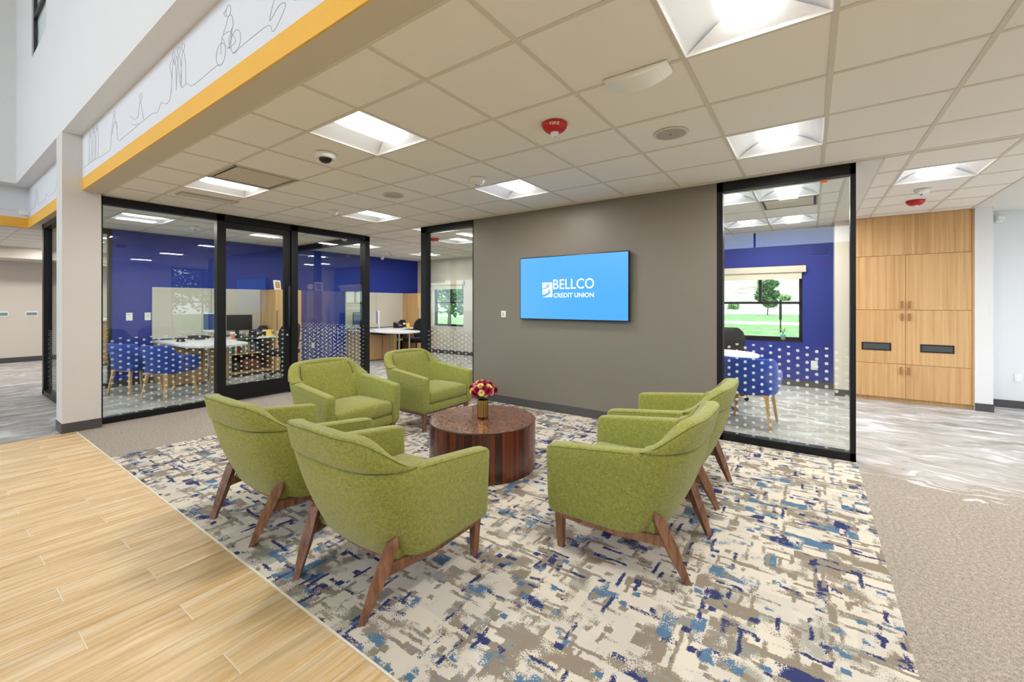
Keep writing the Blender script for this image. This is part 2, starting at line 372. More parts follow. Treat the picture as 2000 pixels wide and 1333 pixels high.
def rbox(hx, hy, hz, r, n=3, crown=0):
    """rounded box surface"""
    m = n*2+2
    def lin_axis(h):
        a = [-h+r*(1-math.cos(PI/2*i/n)) for i in range(n)] + [-h+r]
        return a[:n] + [-(h-r), h-r] + [-x for x in reversed(a[:n])]
    ids = {}; v = []; f = []
    ax = [lin_axis(hx), lin_axis(hy), lin_axis(hz)]
    if crown:
        for k in (0, 1):
            lo, hi = ax[k][n], ax[k][n+1]; ax[k] = ax[k][:n+1]+[lo+(hi-lo)*t/5 for t in range(1, 5)]+ax[k][n+1:]
    H = (hx, hy, hz)
    def vid(i, j, k):
        key = (i, j, k)
        if key in ids: return ids[key]
        p = [ax[0][i], ax[1][j], ax[2][k]]; q = [max(-(H[c]-r), min(H[c]-r, p[c])) for c in range(3)]
        d = Vector([p[c]-q[c] for c in range(3)])
        if d.length > 1e-9: d = d.normalized()*r
        P = [q[c]+d[c] for c in range(3)]
        if crown: P[2] += (1 if P[2] > 0 else -.15)*crown*(1-(P[0]/hx)**2)*(1-(P[1]/hy)**2)
        ids[key] = len(v); v.append(tuple(P)); return ids[key]
    nx, ny, nz = len(ax[0])-1, len(ax[1])-1, len(ax[2])-1
    for i in range(nx):
        for j in range(ny):
            f.append((vid(i,j,0), vid(i,j+1,0), vid(i+1,j+1,0), vid(i+1,j,0))); f.append((vid(i,j,nz), vid(i+1,j,nz), vid(i+1,j+1,nz), vid(i,j+1,nz)))
    for i in range(nx):
        for k in range(nz):
            f.append((vid(i,0,k), vid(i+1,0,k), vid(i+1,0,k+1), vid(i,0,k+1))); f.append((vid(i,ny,k), vid(i,ny,k+1), vid(i+1,ny,k+1), vid(i+1,ny,k)))
    for j in range(ny):
        for k in range(nz):
            f.append((vid(0,j,k), vid(0,j,k+1), vid(0,j+1,k+1), vid(0,j+1,k))); f.append((vid(nx,j,k), vid(nx,j+1,k), vid(nx,j+1,k+1), vid(nx,j,k+1)))
    return v, f
def B(name, x0, x1, y0, y1, z0, z1, m, parent=None, r=0, kind=None):
    b = MB()
    if r: b.bbox(x0, x1, y0, y1, z0, z1, r)
    else: b.box(x0, x1, y0, y1, z0, z1)
    o = b.build(name, m, parent)
    if kind: o['kind'] = kind
    return o
def ST(name, label, *a, **k):
    o = B(name, *a, **k); o['kind'] = 'structure'; o['label'] = label; return o
def kids(o): return [c for c in COL.objects if c.parent == o]
def copy_tree(o, parent=None):
    c = o.copy(); COL.objects.link(c); c.parent = parent
    for ch in kids(o): copy_tree(ch, c)
    return c
def inst(src, name, parent, loc, rz=0):
    o = bpy.data.objects.new(name, src.data if hasattr(src, 'data') else src); link(o, parent); o.location = loc; o.rotation_euler = (0, 0, rz); return o
def text_mesh(name, s, m, parent, origin, width, height, frame, depth=.001, offset=0.0):
    """flat lettering; frame = (right, up, out) vectors; origin = lower-left"""
    cu = bpy.data.curves.new(name, 'FONT'); cu.body = s; cu.offset = offset; cu.resolution_u = 3
    t = bpy.data.objects.new(name, cu); COL.objects.link(t)
    bpy.context.view_layer.update()
    me = bpy.data.meshes.new_from_object(t.evaluated_get(bpy.context.evaluated_depsgraph_get()))
    bpy.data.objects.remove(t)
    xs = [v.co.x for v in me.vertices]; ys = [v.co.y for v in me.vertices]
    R, U, O = map(Vector, frame); o0 = Vector(origin); sx = width/(max(xs)-min(xs)); sy = height/(max(ys)-min(ys)); mx, my = min(xs), min(ys)
    for v in me.vertices: v.co = o0+R*((v.co.x-mx)*sx)+U*((v.co.y-my)*sy)+O*depth
    me.name = name; me.materials.clear(); me.materials.append(MATS[m])
    return link(bpy.data.objects.new(name, me), parent)

# ================================================================== THE SETTING
CH = 2.6223
GX, GY, P = -.522, 1.638, .6096
YW = 4.75         # grey wall front plane
YE = 8.55         # exterior wall inner face
XB = -9.42        # blue wall
XG = -6.63        # front glass of the corner office
# ---- floors
fl = empty('floor', label='pale wood-look plank floor of the lobby', ); fl['kind'] = 'structure'
B('grout_bed', -6.51, 3.4, -7, 1.02, -.06, -.0025, 'grout', fl)
PWD = .1573; PL = .9145
pm = {}
def plank_mesh(w, l):
    k = (round(w, 4), round(l, 4))
    if k not in pm:
        pm[k] = MB().bbox(-w/2, w/2, -l/2, l/2, -.012, 0, .002, 1).mesh('plank'); pm[k].materials.append(M['plank_wood'])
    return pm[k]
n = -27
while -2.297+PWD*n < 1.1:
    xc = -2.297+PWD*n; y0 = .712-{0: 0, 2: .305, 1: .61}[n % 3]
    cuts = [1.02]; y = y0
    while y > -1.15: cuts.append(y); y -= PL
    cuts.append(-1.2)
    x0, x1 = max(xc-PWD/2, -6.51), xc+PWD/2
    for a, b in zip(cuts[1:], cuts[:-1]):
        if b-a > .03: inst(plank_mesh(x1-x0-.0045, b-a-.0055), 'plank', fl, ((x0+x1)/2, (a+b)/2, 0))
    n += 1
ob = B('plank_field', -6.51, 3.4, -7, -1.203, -.012, 0, 'plank_wood', fl)
B('edge_trim', -6.51, 3.4, 1.0225, 1.03, -.02, .002, 'grout', fl)
ST('floor', 'patterned blue, taupe and cream carpet under the lounge seating', -5.15, .33, 1.03, YW+.12, -.06, 0, 'carpet_pattern')
ST('floor', 'taupe carpet strip between glass office front and lounge', -6.63, -5.15, 1.03, YW+.12, -.06, 0, 'carpet_taupe')
ST('floor', 'taupe carpet turning to pale streaks beyond the lounge', .33, 3.4, 1.03, YE, -.06, 0, 'carpet_right')
ST('floor', 'streaked grey carpet inside the glass corner office', XB, -6.63, 1.03, YE, -.06, 0, 'carpet_streak_y')
ST('floor', 'streaked grey carpet behind the grey wall', -6.63, .33, YW+.12, YE, -.06, 0, 'carpet_streak_x')
ST('floor', 'streaked grey carpet of the area beyond the lobby on the left', -15.6, XB, -7, YE, -.06, 0, 'carpet_streak_y')
ST('floor', 'streaked grey carpet left of the wood floor', XB, -6.51, -7, 1.03, -.06, 0, 'carpet_streak_y')

# ---- ceilings: tiles in a T-bar grid, one object per tile
tm = {}
LIGHT_CELLS = set()
def ceiling(label, x0, x1, y0, y1, gx, gy, skip):
    c = empty('ceiling'); c['kind'] = 'structure'; c['label'] = label
    def lines(a, b, g):
        k = math.ceil((a-g)/P+.02); out = [a]
        while g+k*P < b-.012: out.append(g+k*P); k += 1
        return out+[b]
    xs, ys = lines(x0, x1, gx), lines(y0, y1, gy)
    for i in range(len(xs)-1):
        for j in range(len(ys)-1):
            mx, my = (xs[i]+xs[i+1])/2, (ys[j]+ys[j+1])/2
            if any(abs(mx-a) < .05 and abs(my-b) < .05 for a, b in skip): continue
            w, d = xs[i+1]-xs[i]-.022, ys[j+1]-ys[j]-.022
            if w < .02 or d < .02: continue
            k = (round(w, 3), round(d, 3))
            if k not in tm:
                tm[k] = MB().box(-w/2, w/2, -d/2, d/2, 0, .016).mesh('ceiling_tile'); tm[k].materials.append(M['tile_ceiling'])
            inst(tm[k], 'ceiling_tile', c, (mx, my, CH+.004))
    for x in xs[1:-1]: B('runner', x-.013, x+.013, y0, y1, CH, CH+.012, 'tbar', c)
    for y in ys[1:-1]: B('cross_tee', x0, x1, y-.0125, y+.0125, CH+.0006, CH+.0116, 'tbar', c)
    B('wall_angle', x0, x0+.02, y0, y1, CH-.001, CH+.01, 'tbar', c); B('wall_angle', x1-.02, x1, y0, y1, CH-.001, CH+.01, 'tbar', c)
    B('wall_angle', x0, x1, y0, y0+.02, CH-.001, CH+.01, 'tbar', c); B('wall_angle', x0, x1, y1-.02, y1, CH-.001, CH+.01, 'tbar', c)
    return c
def cell(k, j, gx=GX): return (gx+P*(k+.5), GY+P*(j+.5))
OX = -7.61
main_l = [cell(-4, 0), cell(-8, 0), cell(-4, 3), cell(-8, 3), cell(0, 0), cell(0, 3), cell(4, 0), cell(4, 3)]
slot_cell = cell(-7, 0)
off_l = [cell(-1, 0, OX), cell(-1, 3, OX), cell(-1, 6, OX), cell(-1, 9, OX)]
mid_l = [cell(-9, 7), cell(-8, 5), cell(-4, 7)]
ro_l = [cell(0, 6), cell(0, 9), cell(-1, 6), cell(-1, 9)]
co_l = [cell(2, 6)]
ret_cell = cell(0, 7)
ceiling('tiled ceiling above the lounge', XG+.03, 3.4, 1.245, YW, GX, GY, main_l+[slot_cell])
ceiling('tiled ceiling of the offices along the blue wall', XB, XG-.03, 1.25, YE, OX, GY, off_l)
ceiling('tiled ceiling behind the grey wall', XG-.03, GX-P-.61, YW, YE, GX, GY, mid_l)
ceiling('tiled ceiling of the office behind the right glass', GX-P-.61, .29, YW, YE, GX, GY, ro_l+[ret_cell])
ceiling('tiled ceiling in front of the oak cabinet', .50, 1.72, YW, 7.95, GX, GY, co_l)
ST('ceiling', 'plain beige plaster strip between office and corridor ceilings', .29, .50, YW, YE, CH-.004, CH+.02, 'gypsum')
ST('ceiling', 'plain white plaster ceiling at the far right', 1.72, 3.4, YW, 8.42, CH-.002, CH+.02, 'gypsum')
FX = -10.3
far_l = [cell(-3, -3, FX), cell(-3, 0, FX), cell(-3, 3, FX), cell(-6, -3, FX), cell(-6, 0, FX), cell(-6, 3, FX)]  # fittings added to brighten this area; only one such light is known here
ceiling('tiled ceiling of the area beyond the lobby', -14.2, FX, -1.41, 5.296, FX, GY, far_l)
ST('ceiling', 'plain ceiling at the near end of the area beyond the lobby', -15.6, -9.95, -7, -1.41, CH, CH+.03, 'gypsum')
ST('ceiling', 'plain ceiling at the far end of the area beyond the lobby', -15.6, -9.57, 5.296, YE, CH, CH+.03, 'gypsum')
ST('ceiling', 'plain ceiling strip beside the blue wall', FX, XB, 1.245, 5.296, CH-.004, CH+.03, 'gypsum')
ST('ceiling', 'unseen slab added above the tiled ceilings to block sky light', -15.6, 3.55, 1.3, YE+.2, 3.0, 3.2, 'gypsum')  # added slab, keeps sky light out of the space above the tiles
ST('ceiling', 'white lobby ceiling high above', -10.2, 3.55, -7, 1.1, 6.5, 6.7, 'gypsum')

# ---- soffit with mural and yellow band, upper lobby wall
YM = 1.08
so = empty('wall_soffit'); so['kind'] = 'structure'; so['label'] = 'soffit above the lounge with line-art mural and yellow band'
B('soffit_body', -6.5, 3.4, YM, 1.245, CH, 3.25, 'gypsum_tan', so)
B('mural_panel', -6.5, 3.4, YM-.006, YM, 2.752, 3.22, 'mural_white', so)
B('yellow_band', -6.5, 3.4, YM-.010, YM, CH+.001, 2.752, 'paint_yellow', so)
s2 = empty('wall_soffit'); s2['kind'] = 'structure'; s2['label'] = 'short soffit left of the column with mural and yellow band'
B('soffit_body', -10.2, -6.8, YM, 1.245, CH-.03, 3.25, 'gypsum_tan', s2)
B('mural_panel', -10.2, -6.8, YM-.006, YM, 2.745, 3.22, 'mural_white', s2)
B('yellow_band', -10.2, -6.8, YM-.010, YM, CH-.03, 2.745, 'paint_yellow', s2)
s3 = empty('wall_soffit'); s3['kind'] = 'structure'; s3['label'] = 'soffit along the left side of the lobby with yellow band'
B('soffit_body', -10.35, -10.2, -7, 1.245, CH-.03, 3.25, 'gypsum_tan', s3)
B('mural_panel', -10.2, -10.194, -7, YM-.006, 2.745, 3.22, 'mural_white', s3)
B('yellow_band', -10.2, -10.19, -7, YM-.010, CH-.03, 2.745, 'paint_yellow', s3)
# upper walls
wx0, wx1, wz0, wz1 = -8.47, -7.43, 4.66, 6.2
uw = MB().box(-10.35, wx0, .92, 1.10, 3.22, 6.5).box(wx1, 3.4, .92, 1.10, 3.22, 6.5).box(wx0, wx1, .92, 1.10, 3.22, wz0).box(wx0, wx1, .92, 1.10, wz1, 6.5).build('wall_upper', 'paint_white')
tag(uw, 'tall white upper wall of the lobby above the mural', kind='structure')
ST('wall_upper_left', 'white upper wall on the left side of the lobby', -10.2, -9.91, -7, .92, 3.22, 6.5, 'paint_white')
w5 = empty('window_3'); w5['kind'] = 'structure'; w5['label'] = 'small dark-framed clerestory window high on the lobby wall'
for a in ((wx0, wx0+.05, wz0, wz1), (wx1-.05, wx1, wz0, wz1), (wx0, wx1, wz0, wz0+.05), (wx0, wx1, wz1-.05, wz1), (wx0, wx1, 5.17, 5.23)):
    B('window_frame', a[0], a[1], .935, .975, a[2], a[3], 'frame_black', w5)
B('pane', wx0+.04, wx1-.04, .950, .957, wz0+.04, wz1-.04, 'glass', w5)
# column
co = empty('wall_column'); co['kind'] = 'structure'; co['label'] = 'beige square column at the corner of the wood floor'
B('shaft', -6.80, -6.50, .92, 1.225, 0, 3.22, 'paint_column', co)
B('baseboard', -6.806, -6.494, .914, 1.23, 0, .105, 'base_dark', co)

# ---- mural line art (flat print on the soffit panel)
def smooth(pts, k=5):
    if len(pts) < 3: return pts
    P_ = [pts[0]]+list(pts)+[pts[-1]]; out = []
    for i in range(1, len(P_)-2):
        a, b, c, d = P_[i-1:i+3]
        for j in range(k):
            t = j/k; out.append(tuple(.5*(2*b[m]+(c[m]-a[m])*t+(2*a[m]-5*b[m]+4*c[m]-d[m])*t*t+(3*b[m]-a[m]-3*c[m]+d[m])*t**3) for m in (0, 1)))
    return out+[pts[-1]]
def mural(parent, pts, r=.0016, y=YM-.0065):
    pts = smooth(pts); MB().tube([(x, y, z) for x, z in pts], r, 4).build('mural_line', 'mural_ink', parent)
def circ(cx, cz, rx, rz, a0=0, a1=2*PI, n=18): return [(cx+rx*math.cos(a0+(a1-a0)*i/n), cz+rz*math.sin(a0+(a1-a0)*i/n)) for i in range(n+1)]
mural(so, [(-6.48, 2.86), (-6.0, 2.855), (-5.79, 2.84), (-5.5, 2.832), (-5.37, 2.84), (-5.33, 2.97), (-5.28, 3.07), (-5.24, 3.11), (-5.2, 3.08), (-5.16, 2.98), (-5.10, 2.858), (-4.92, 2.853), (-4.72, 2.852), (-4.38, 2.859), (-4.16, 2.859), (-4.05, 2.838), (-3.96, 2.887), (-3.85, 2.848), (-3.77, 2.874), (-3.74, 3.0), (-3.78, 3.1), (-3.72, 3.13), (-3.68, 3.08), (-3.64, 3.13), (-3.6, 3.0), (-3.555, 2.884), (-3.45, 2.879), (-3.34, 2.834), (-2.97, 2.841), (-2.905, 2.825)])
mural(so, [(-2.74, 2.84), (-2.47, 2.846), (-2.31, 2.84), (-2.26, 2.79), (-2.16, 2.85), (-2.14, 2.885), (-2.2, 2.9), (-2.3, 2.86), (-2.26, 2.94), (-2.22, 3.0), (-2.16, 2.95), (-2.06, 2.87), (-2.0, 2.86), (-2.04, 2.9), (-2.18, 2.98)])
for cx in (-5.86, -5.99, -6.14): mural(so, [(cx-.05, 2.85), (cx-.04, 3.02), (cx-.05, 3.12), (cx+.02, 3.14), (cx+.05, 3.02), (cx+.03, 2.855)]); mural(so, circ(cx, 3.16, .028, .028))
mural(so, [(-5.30, 2.96), (-5.26, 3.03), (-5.18, 3.05), (-5.12, 2.97)]); mural(so, circ(-5.23, 3.135, .026, .026))
mural(so, [(-4.76, 2.997), (-4.62, 2.93), (-4.53, 2.93), (-4.49, 3.0), (-4.46, 3.04), (-4.43, 2.98), (-4.38, 2.864)]); mural(so, circ(-4.45, 3.07, .028, .028)); mural(so, [(-4.72, 2.92), (-4.6, 2.875), (-4.5, 2.87)])
for cx in (-3.70, -3.60, -3.52): mural(so, [(cx-.05, 2.90), (cx-.03, 3.04), (cx, 3.12), (cx+.04, 3.04), (cx+.05, 2.89)]); mural(so, circ(cx, 3.15, .026, .026))
mural(so, circ(-2.905, 2.89, .066, .066)); mural(so, circ(-2.704, 2.897, .064, .064))
mural(so, [(-2.905, 2.89), (-2.88, 2.99), (-2.76, 2.97), (-2.80, 2.89), (-2.88, 2.98)]); mural(so, [(-2.80, 2.89), (-2.704, 2.897), (-2.76, 2.97), (-2.75, 2.99)])
mural(so, [(-2.87, 3.0), (-2.82, 3.05), (-2.80, 3.08), (-2.75, 3.06), (-2.74, 2.99), (-2.79, 2.94), (-2.78, 2.88)]); mural(so, circ(-2.80, 3.11, .032, .034)); mural(so, [(-2.83, 3.13), (-2.86, 3.12), (-2.84, 3.09)])
def mural3(pts): MB().tube([(-10.193, y, z) for y, z in smooth(pts)], .0016, 4).build('mural_line', 'mural_ink', s3)
mural3([(1.0, 2.86), (.8, 2.85), (.74, 3.0), (.70, 3.1), (.66, 3.0), (.6, 2.86), (.3, 2.84), (.1, 2.87), (0, 3.0), (-.1, 2.86), (-1, 2.85)])
mural(s2, [(-10.1, 2.85), (-9.6, 2.86), (-9.5, 3.0), (-9.42, 3.1), (-9.36, 3.0), (-9.3, 2.86), (-8.8, 2.84), (-8.6, 2.9), (-8.45, 2.85), (-8.0, 2.86), (-7.9, 3.05), (-7.8, 2.87), (-7.2, 2.85), (-6.85, 2.86)])

# ---- grey wall, baseboards, front glazing in the same plane
gw = ST('wall_grey', 'dark grey feature wall behind the lounge seating', -4.04, -.785, YW, YW+.15, 0, CH, 'paint_grey')
ST('baseboard_grey', 'dark baseboard along the grey wall', -4.04, -.785, YW-.012, YW, 0, .10, 'base_dark')
def frame_y(name, label, x0, x1, y, posts, w=.05, head=.085, sill=.07, dots='glass_dots_x', d=.1):
    o = empty(name); o['kind'] = 'structure'; o['label'] = label
    B('header', x0, x1, y, y+d, CH-head-.012, CH-.002, 'frame_black', o)
    if sill: B('sill', x0, x1, y, y+d, 0, sill, 'frame_black', o)
    for a, b in posts: B('post', a, b, y, y+d, 0, CH-.01, 'frame_black', o)
    for (a, b), (c, e) in zip(posts[:-1], posts[1:]): B('pane', b-.006, c+.006, y+.045, y+.055, max(sill, .0)-.006 if sill else 0.0, CH-head, dots, o)
    return o
frame_y('wall_glazing_right', 'black-framed glass panel right of the grey wall', -.785, .324, YW, [(-.785, -.73), (.285, .324)])
B('alarm_tag', .075, .125, YW+.035, YW+.045, 2.49, 2.515, 'orange_tag', [o for o in COL.objects if o.name == 'wall_glazing_right'][0])
frame_y('wall_glazing_left', 'black-framed glass panel left of the grey wall', -5.156, -4.04, YW, [(-5.156, -5.03), (-4.06, -4.04)])
def frame_x(name, label, y0, y1, x, posts, head=.09, sill=.07, dots='glass_dots_y', d=.1, skip=()):
    o = empty(name); o['kind'] = 'structure'; o['label'] = label
    B('header', x-d, x, y0, y1, CH-head, CH-.002, 'frame_black', o)
    for a, b in posts: B('post', x-d, x, a, b, 0, CH-.01, 'frame_black', o)
    for i, ((a, b), (c, e)) in enumerate(zip(posts[:-1], posts[1:])):
        if i in skip: continue
        B('sill', x-d, x, b, c, 0, sill, 'frame_black', o)
        B('pane', x-.055, x-.045, b-.006, c+.006, sill-.006, CH-head, dots, o)
    return o
frame_x('wall_glazing_office', 'black-framed glass front of the corner office', 1.226, 4.856, XG, [(1.226, 1.262), (2.405, 2.492), (3.42, 3.523), (4.76, 4.856)], skip=(1,))
# sliding / swing door in the office front
dr = empty('door_1'); dr['kind'] = 'structure'; dr['label'] = 'black-framed glass door of the corner office'
B('stile', XG-.08, XG-.03, 2.496, 2.525, 0.012, 2.53, 'frame_black', dr); B('stile', XG-.08, XG-.03, 3.325, 3.418, 0.012, 2.53, 'frame_black', dr)
B('rail', XG-.08, XG-.03, 2.525, 3.325, .012, .24, 'frame_black', dr); B('rail', XG-.08, XG-.03, 2.525, 3.325, 2.44, 2.53, 'frame_black', dr)
B('pane', XG-.058, XG-.050, 2.52, 3.33, .235, 2.445, 'glass_dots_y', dr)
hd = MB().tube([(XG-.03, 3.37, 1.62), (XG+.03, 3.37, 1.62)], .009, 8).tube([(XG-.03, 3.37, 1.05), (XG+.03, 3.37, 1.05)], .009, 8).bbox(XG+.022, XG+.046, 3.355, 3.385, 1.01, 1.66, .01).build('handle', 'plastic_black', dr)
MB().lathe([(.0, .012), (.018, .012), (.02, .0)], 16, mtx=Matrix.Translation((XG-.03, 3.372, .90)) @ Matrix.Rotation(PI/2, 4, 'Y')).build('lock', 'chrome', dr)
# office side glazing (left of column and the far return)
sg = frame_y('wall_glazing_side', 'glass side of the corner office left of the column', -9.62, -6.81, 1.15, [(-9.62, -9.5), (-6.84, -6.81)], head=.085, sill=.07)
rg = frame_y('wall_glazing_return', 'glass wall between corner office and the next office', XB, -6.735, 4.756, [(XB, XB+.04), (-6.78, -6.735)], head=.09, sill=.07)
# ---- blue wall, exterior wall, windows
frame_x('wall_glazing_end', 'narrow glass panel beside the end of the blue wall', 1.25, 1.905, XB, [(1.25, 1.30), (1.86, 1.905)])
ST('wall_blue', 'deep blue office wall', XB-.15, XB, 1.905, YE, 0, CH, 'paint_blue')
ST('baseboard_blue', 'dark baseboard of the blue office wall', XB, XB+.012, 1.905, YE, 0, .1, 'base_dark')
def wall_with_holes(name, label, x0, x1, y0, y1, z0, z1, holes, m):
    b = MB(); xs = x0
    for (a, c, s, t) in sorted(holes):
        b.box(xs, a, y0, y1, z0, z1); b.box(a, c, y0, y1, z0, s); b.box(a, c, y0, y1, t, z1); xs = c
    b.box(xs, x1, y0, y1, z0, z1)
    return tag(b.build(name, m), label, kind='structure')
wl = (-8.80, -7.63, .76, 1.98); wr = (-1.36, -.11, .765, 2.0)
wall_with_holes('wall_exterior', 'beige outside wall with window behind the left glass panel', XB-.15, -2.6, YE, YE+.2, 0, 3.0, [wl], 'paint_beige')
wall_with_holes('wall_exterior_blue', 'deep blue outside wall with window behind the right glass panel', -2.6, .30, YE, YE+.2, 0, 3.0, [wr], 'paint_blue')
ST('baseboard_exterior', 'dark baseboard under the left window', XB, -2.6, YE-.012, YE, 0, .1, 'base_dark')
ST('baseboard_exterior_blue', 'dark baseboard under the right window', -2.6, .30, YE-.012, YE, 0, .1, 'base_dark')
def window(name, label, h, mull, rail, sill='stone_sill'):
    o = empty(name); o['kind'] = 'structure'; o['label'] = label
    x0, x1, z0, z1 = h; y0, y1 = YE+.10, YE+.16
    for a in ((x0, x0+.05, z0, z1), (x1-.05, x1, z0, z1), (x0, x1, z0, z0+.05), (x0, x1, z1-.05, z1)): B('window_frame', a[0], a[1], y0, y1, a[2], a[3], 'frame_black', o)
    B('window_frame', x0, x1, y0, y1, rail-.02, rail+.02, 'frame_black', o); B('window_frame', mull-.022, mull+.022, y0, y1, rail, z1, 'frame_black', o)
    for a in ((x0+.05, x1-.05, z0+.05, rail-.02), (x0+.05, mull-.022, rail+.02, z1-.05), (mull+.022, x1-.05, rail+.02, z1-.05)): B('pane', a[0]-.004, a[1]+.004, y0+.025, y0+.032, a[2]-.004, a[3]+.004, 'glass', o)
    B('window_sill', x0-.01, x1+.01, YE-.01, y0, z0-.02, z0, sill, o)
    B('shade_cassette', x0-.05, x1+.05, YE-.07, YE, z1-.09, z1+.02, 'roller_shade', o, r=.008)
    B('shade_fabric', x0+.01, x1-.01, YE-.04, YE-.035, z1-.2, z1-.08, 'roller_shade', o)
    return o
window('window_1', 'double-hung window with roller shade behind the left glass panel', wl, -8.19, 1.415)
window('window_2', 'double-hung window with roller shade behind the right glass panel', wr, -.727, 1.40, 'frame_black')
ST('wall_stub', 'beige wall end beside the oak cabinet', .30, .47, 8.02, YE, 0, CH, 'paint_beige')
ST('baseboard_stub', 'dark baseboard of the wall end beside the cabinet', .294, .466, 8.012, 8.02, 0, .1, 'base_dark')
ST('wall_stub_right', 'white wall end right of the oak cabinet', 1.737, 1.90, 7.93, YE, 0, CH, 'paint_white')
ST('baseboard_stub_right', 'dark baseboard of the wall end right of the cabinet', 1.737, 1.906, 7.92, 7.93, 0, .1, 'base_dark')
ST('wall_right_far', 'white far wall at the right edge', 1.90, 3.4, 8.42, 8.6, 0, 3.0, 'paint_white')
ST('baseboard_right_far', 'dark baseboard of the far right wall', 1.90, 3.4, 8.408, 8.42, 0, .1, 'base_dark')
ST('wall_cabinet_back', 'wall behind the oak cabinet', .30, 1.9, YE+.001, YE+.1, 0, 3.0, 'paint_white')
# east wall with large windows (out of the picture on the right; daylight comes in there)
we = MB()
for a, b in ((-7, 1.6), (1.6, 4.8), (8.2, 8.6)): we.box(3.4, 3.55, a, b, 0, 6.5 if b < 1.7 else 3.0)
for a, b in ((4.8, 8.2),):
    top = 6.5 if b < 1.2 else 3.0
    we.box(3.4, 3.55, a, b, 0, .35); we.box(3.4, 3.55, a, b, 2.55 if top < 4 else 5.6, top)
tag(we.build('wall_east', 'paint_white'), 'white window wall on the right outside the picture', kind='structure')
we2 = empty('window_4'); we2['kind'] = 'structure'; we2['label'] = 'dark window frames of the right window wall outside the picture'
for a, b in ((4.8, 8.2),):
    for y in (a, a+.85, a+1.7, a+2.55, b-.05): B('window_frame', 3.45, 3.50, y, y+.05, .35, 2.55, 'frame_black', we2)
    for z in (.35, 1.42, 2.5): B('window_frame', 3.45, 3.50, a, b, z, z+.05, 'frame_black', we2)
# wall behind the camera, glazed above
bw = empty('wall_back'); bw['kind'] = 'structure'; bw['label'] = 'beige lobby wall behind the camera with high windows above'
B('lower_wall', -10.35, 3.55, -7.2, -7.0, 0, 3.3, 'paint_beige', bw); B('yellow_band', -10.2, 3.4, -7.0, -6.99, CH, 2.752, 'paint_yellow', bw)
for x in (-10.3, -7.4, -4.5, -1.6, 1.3, 3.35): B('mullion', x, x+.06, -7.14, -7.06, 3.3, 6.5, 'frame_black', bw)
# far-left area
ST('wall_far_left', 'beige far wall beyond the lobby on the left', -15.6, -15.3, -5, YE, 0, CH, 'paint_beige')
ST('wall_far_left_drop', 'lowered beige bulkhead in front of the far left wall', -15.3, -14.2, -5, YE, 2.38, CH, 'paint_beige')
ST('baseboard_far_left', 'dark baseboard of the far left wall', -15.3, -15.288, -5, YE, 0, .12, 'base_dark')
ST('wall_left_back', 'beige back wall of the area beyond the corner office', -15.3, XB-.15, YE, YE+.15, 0, 3.0, 'paint_beige')

# ================================================================== CEILING THINGS
def make_troffer():
    t = empty('ceiling_light')
    h = P/2-.012
    # housing (closed back) and thin visible frame
    MB().box(-h, h, -h, h, .13, .14).box(-h-.004, -h, -h, h, -.002, .14).box(h, h+.004, -h, h, -.002, .14).box(-h, h, -h-.004, -h, -.002, .14).box(-h, h, h, h+.004, -.002, .14).build('housing', 'enamel_white', t)
    # curved side reflectors
    for s in (-1, 1):
        v = []; f = []; n = 8
        for i in range(n+1):
            q = i/n; x = s*(h-(h-.125)*q); z = .004+.085*math.sin(q*PI/2)
            v += [(x, -h, z), (x, h, z)]
        f = [(2*i, 2*i+1, 2*i+3, 2*i+2) for i in range(n)]
        MB().add(v, f, True).build('reflector', 'enamel_white', t)
    # sloping end plates
    for s in (-1, 1):
        MB().add([(-h, s*h, .002), (h, s*h, .002), (.125, s*(h-.055), .092), (-.125, s*(h-.055), .092)], [(0, 1, 2, 3)]).build('end_plate', 'enamel_white', t)
    # bowed luminous lens with rounded ends
    v = []; f = []; n = 10; m = 10; l = h-.022
    for j in range(m+1):
        y = -l+2*l*j/m
        e = min(1, (l-abs(y))/(.10)); e = math.sqrt(max(0, 1-(1-e)**2))
        w = .125*(.72+.28*e)
        for i in range(n+1):
            a = PI*i/n; v.append((-w*math.cos(a), y, .09-.072*math.sin(a)*(.25+.75*e)))
    f = [(j*(n+1)+i, j*(n+1)+i+1, (j+1)*(n+1)+i+1, (j+1)*(n+1)+i) for j in range(m) for i in range(n)]
    f += [tuple(range(n+1)), tuple(m*(n+1)+i for i in range(n, -1, -1))]
    ln = MB().add(v, f, True).build('lens', 'lens_light', t)
    la = bpy.data.lights.new('lamp', 'AREA'); la.shape = 'RECTANGLE'; la.size = .19; la.size_y = .44; la.energy = LAMP_WATTS; la.color = (1, .955, .90)
    lo = bpy.data.objects.new('lamp', la); link(lo, t); lo.location = (0, 0, .014)
    return t
trof = None
def troffer(c, label, group=None):
    global trof
    if trof is None: trof = make_troffer(); t = trof
    else: t = copy_tree(trof)
    t.location = (c[0], c[1], CH); tag(t, label, 'ceiling light', 'recessed square ceiling lights')
labs = ['glowing square ceiling light above the two near left chairs, beside the dome camera', 'glowing square ceiling light near the left glass office, beside the slot diffuser', 'glowing square ceiling light above the television wall, beside a smoke detector', 'glowing square ceiling light in front of the office door', 'large glowing ceiling light cut off by the top edge of the picture', 'glowing square ceiling light in front of the right glass panel', 'ceiling light right of the lounge outside the picture, nearer the lobby', 'ceiling light right of the lounge outside the picture, farther from the lobby']
for c, l in zip(main_l, labs): troffer(c, l)
for c, l in zip(off_l, ['ceiling light inside the corner office seen through its left pane', 'ceiling light inside the corner office seen through its door', 'ceiling light seen above the gap between corner office and grey wall', 'far ceiling light near the window of the back office']): troffer(c, l)
for c, l in zip(mid_l, ['ceiling light seen through the glass panel left of the grey wall, lower of two', 'ceiling light seen through the glass panel left of the grey wall, upper of two', 'ceiling light hidden behind the grey wall']): troffer(c, l)
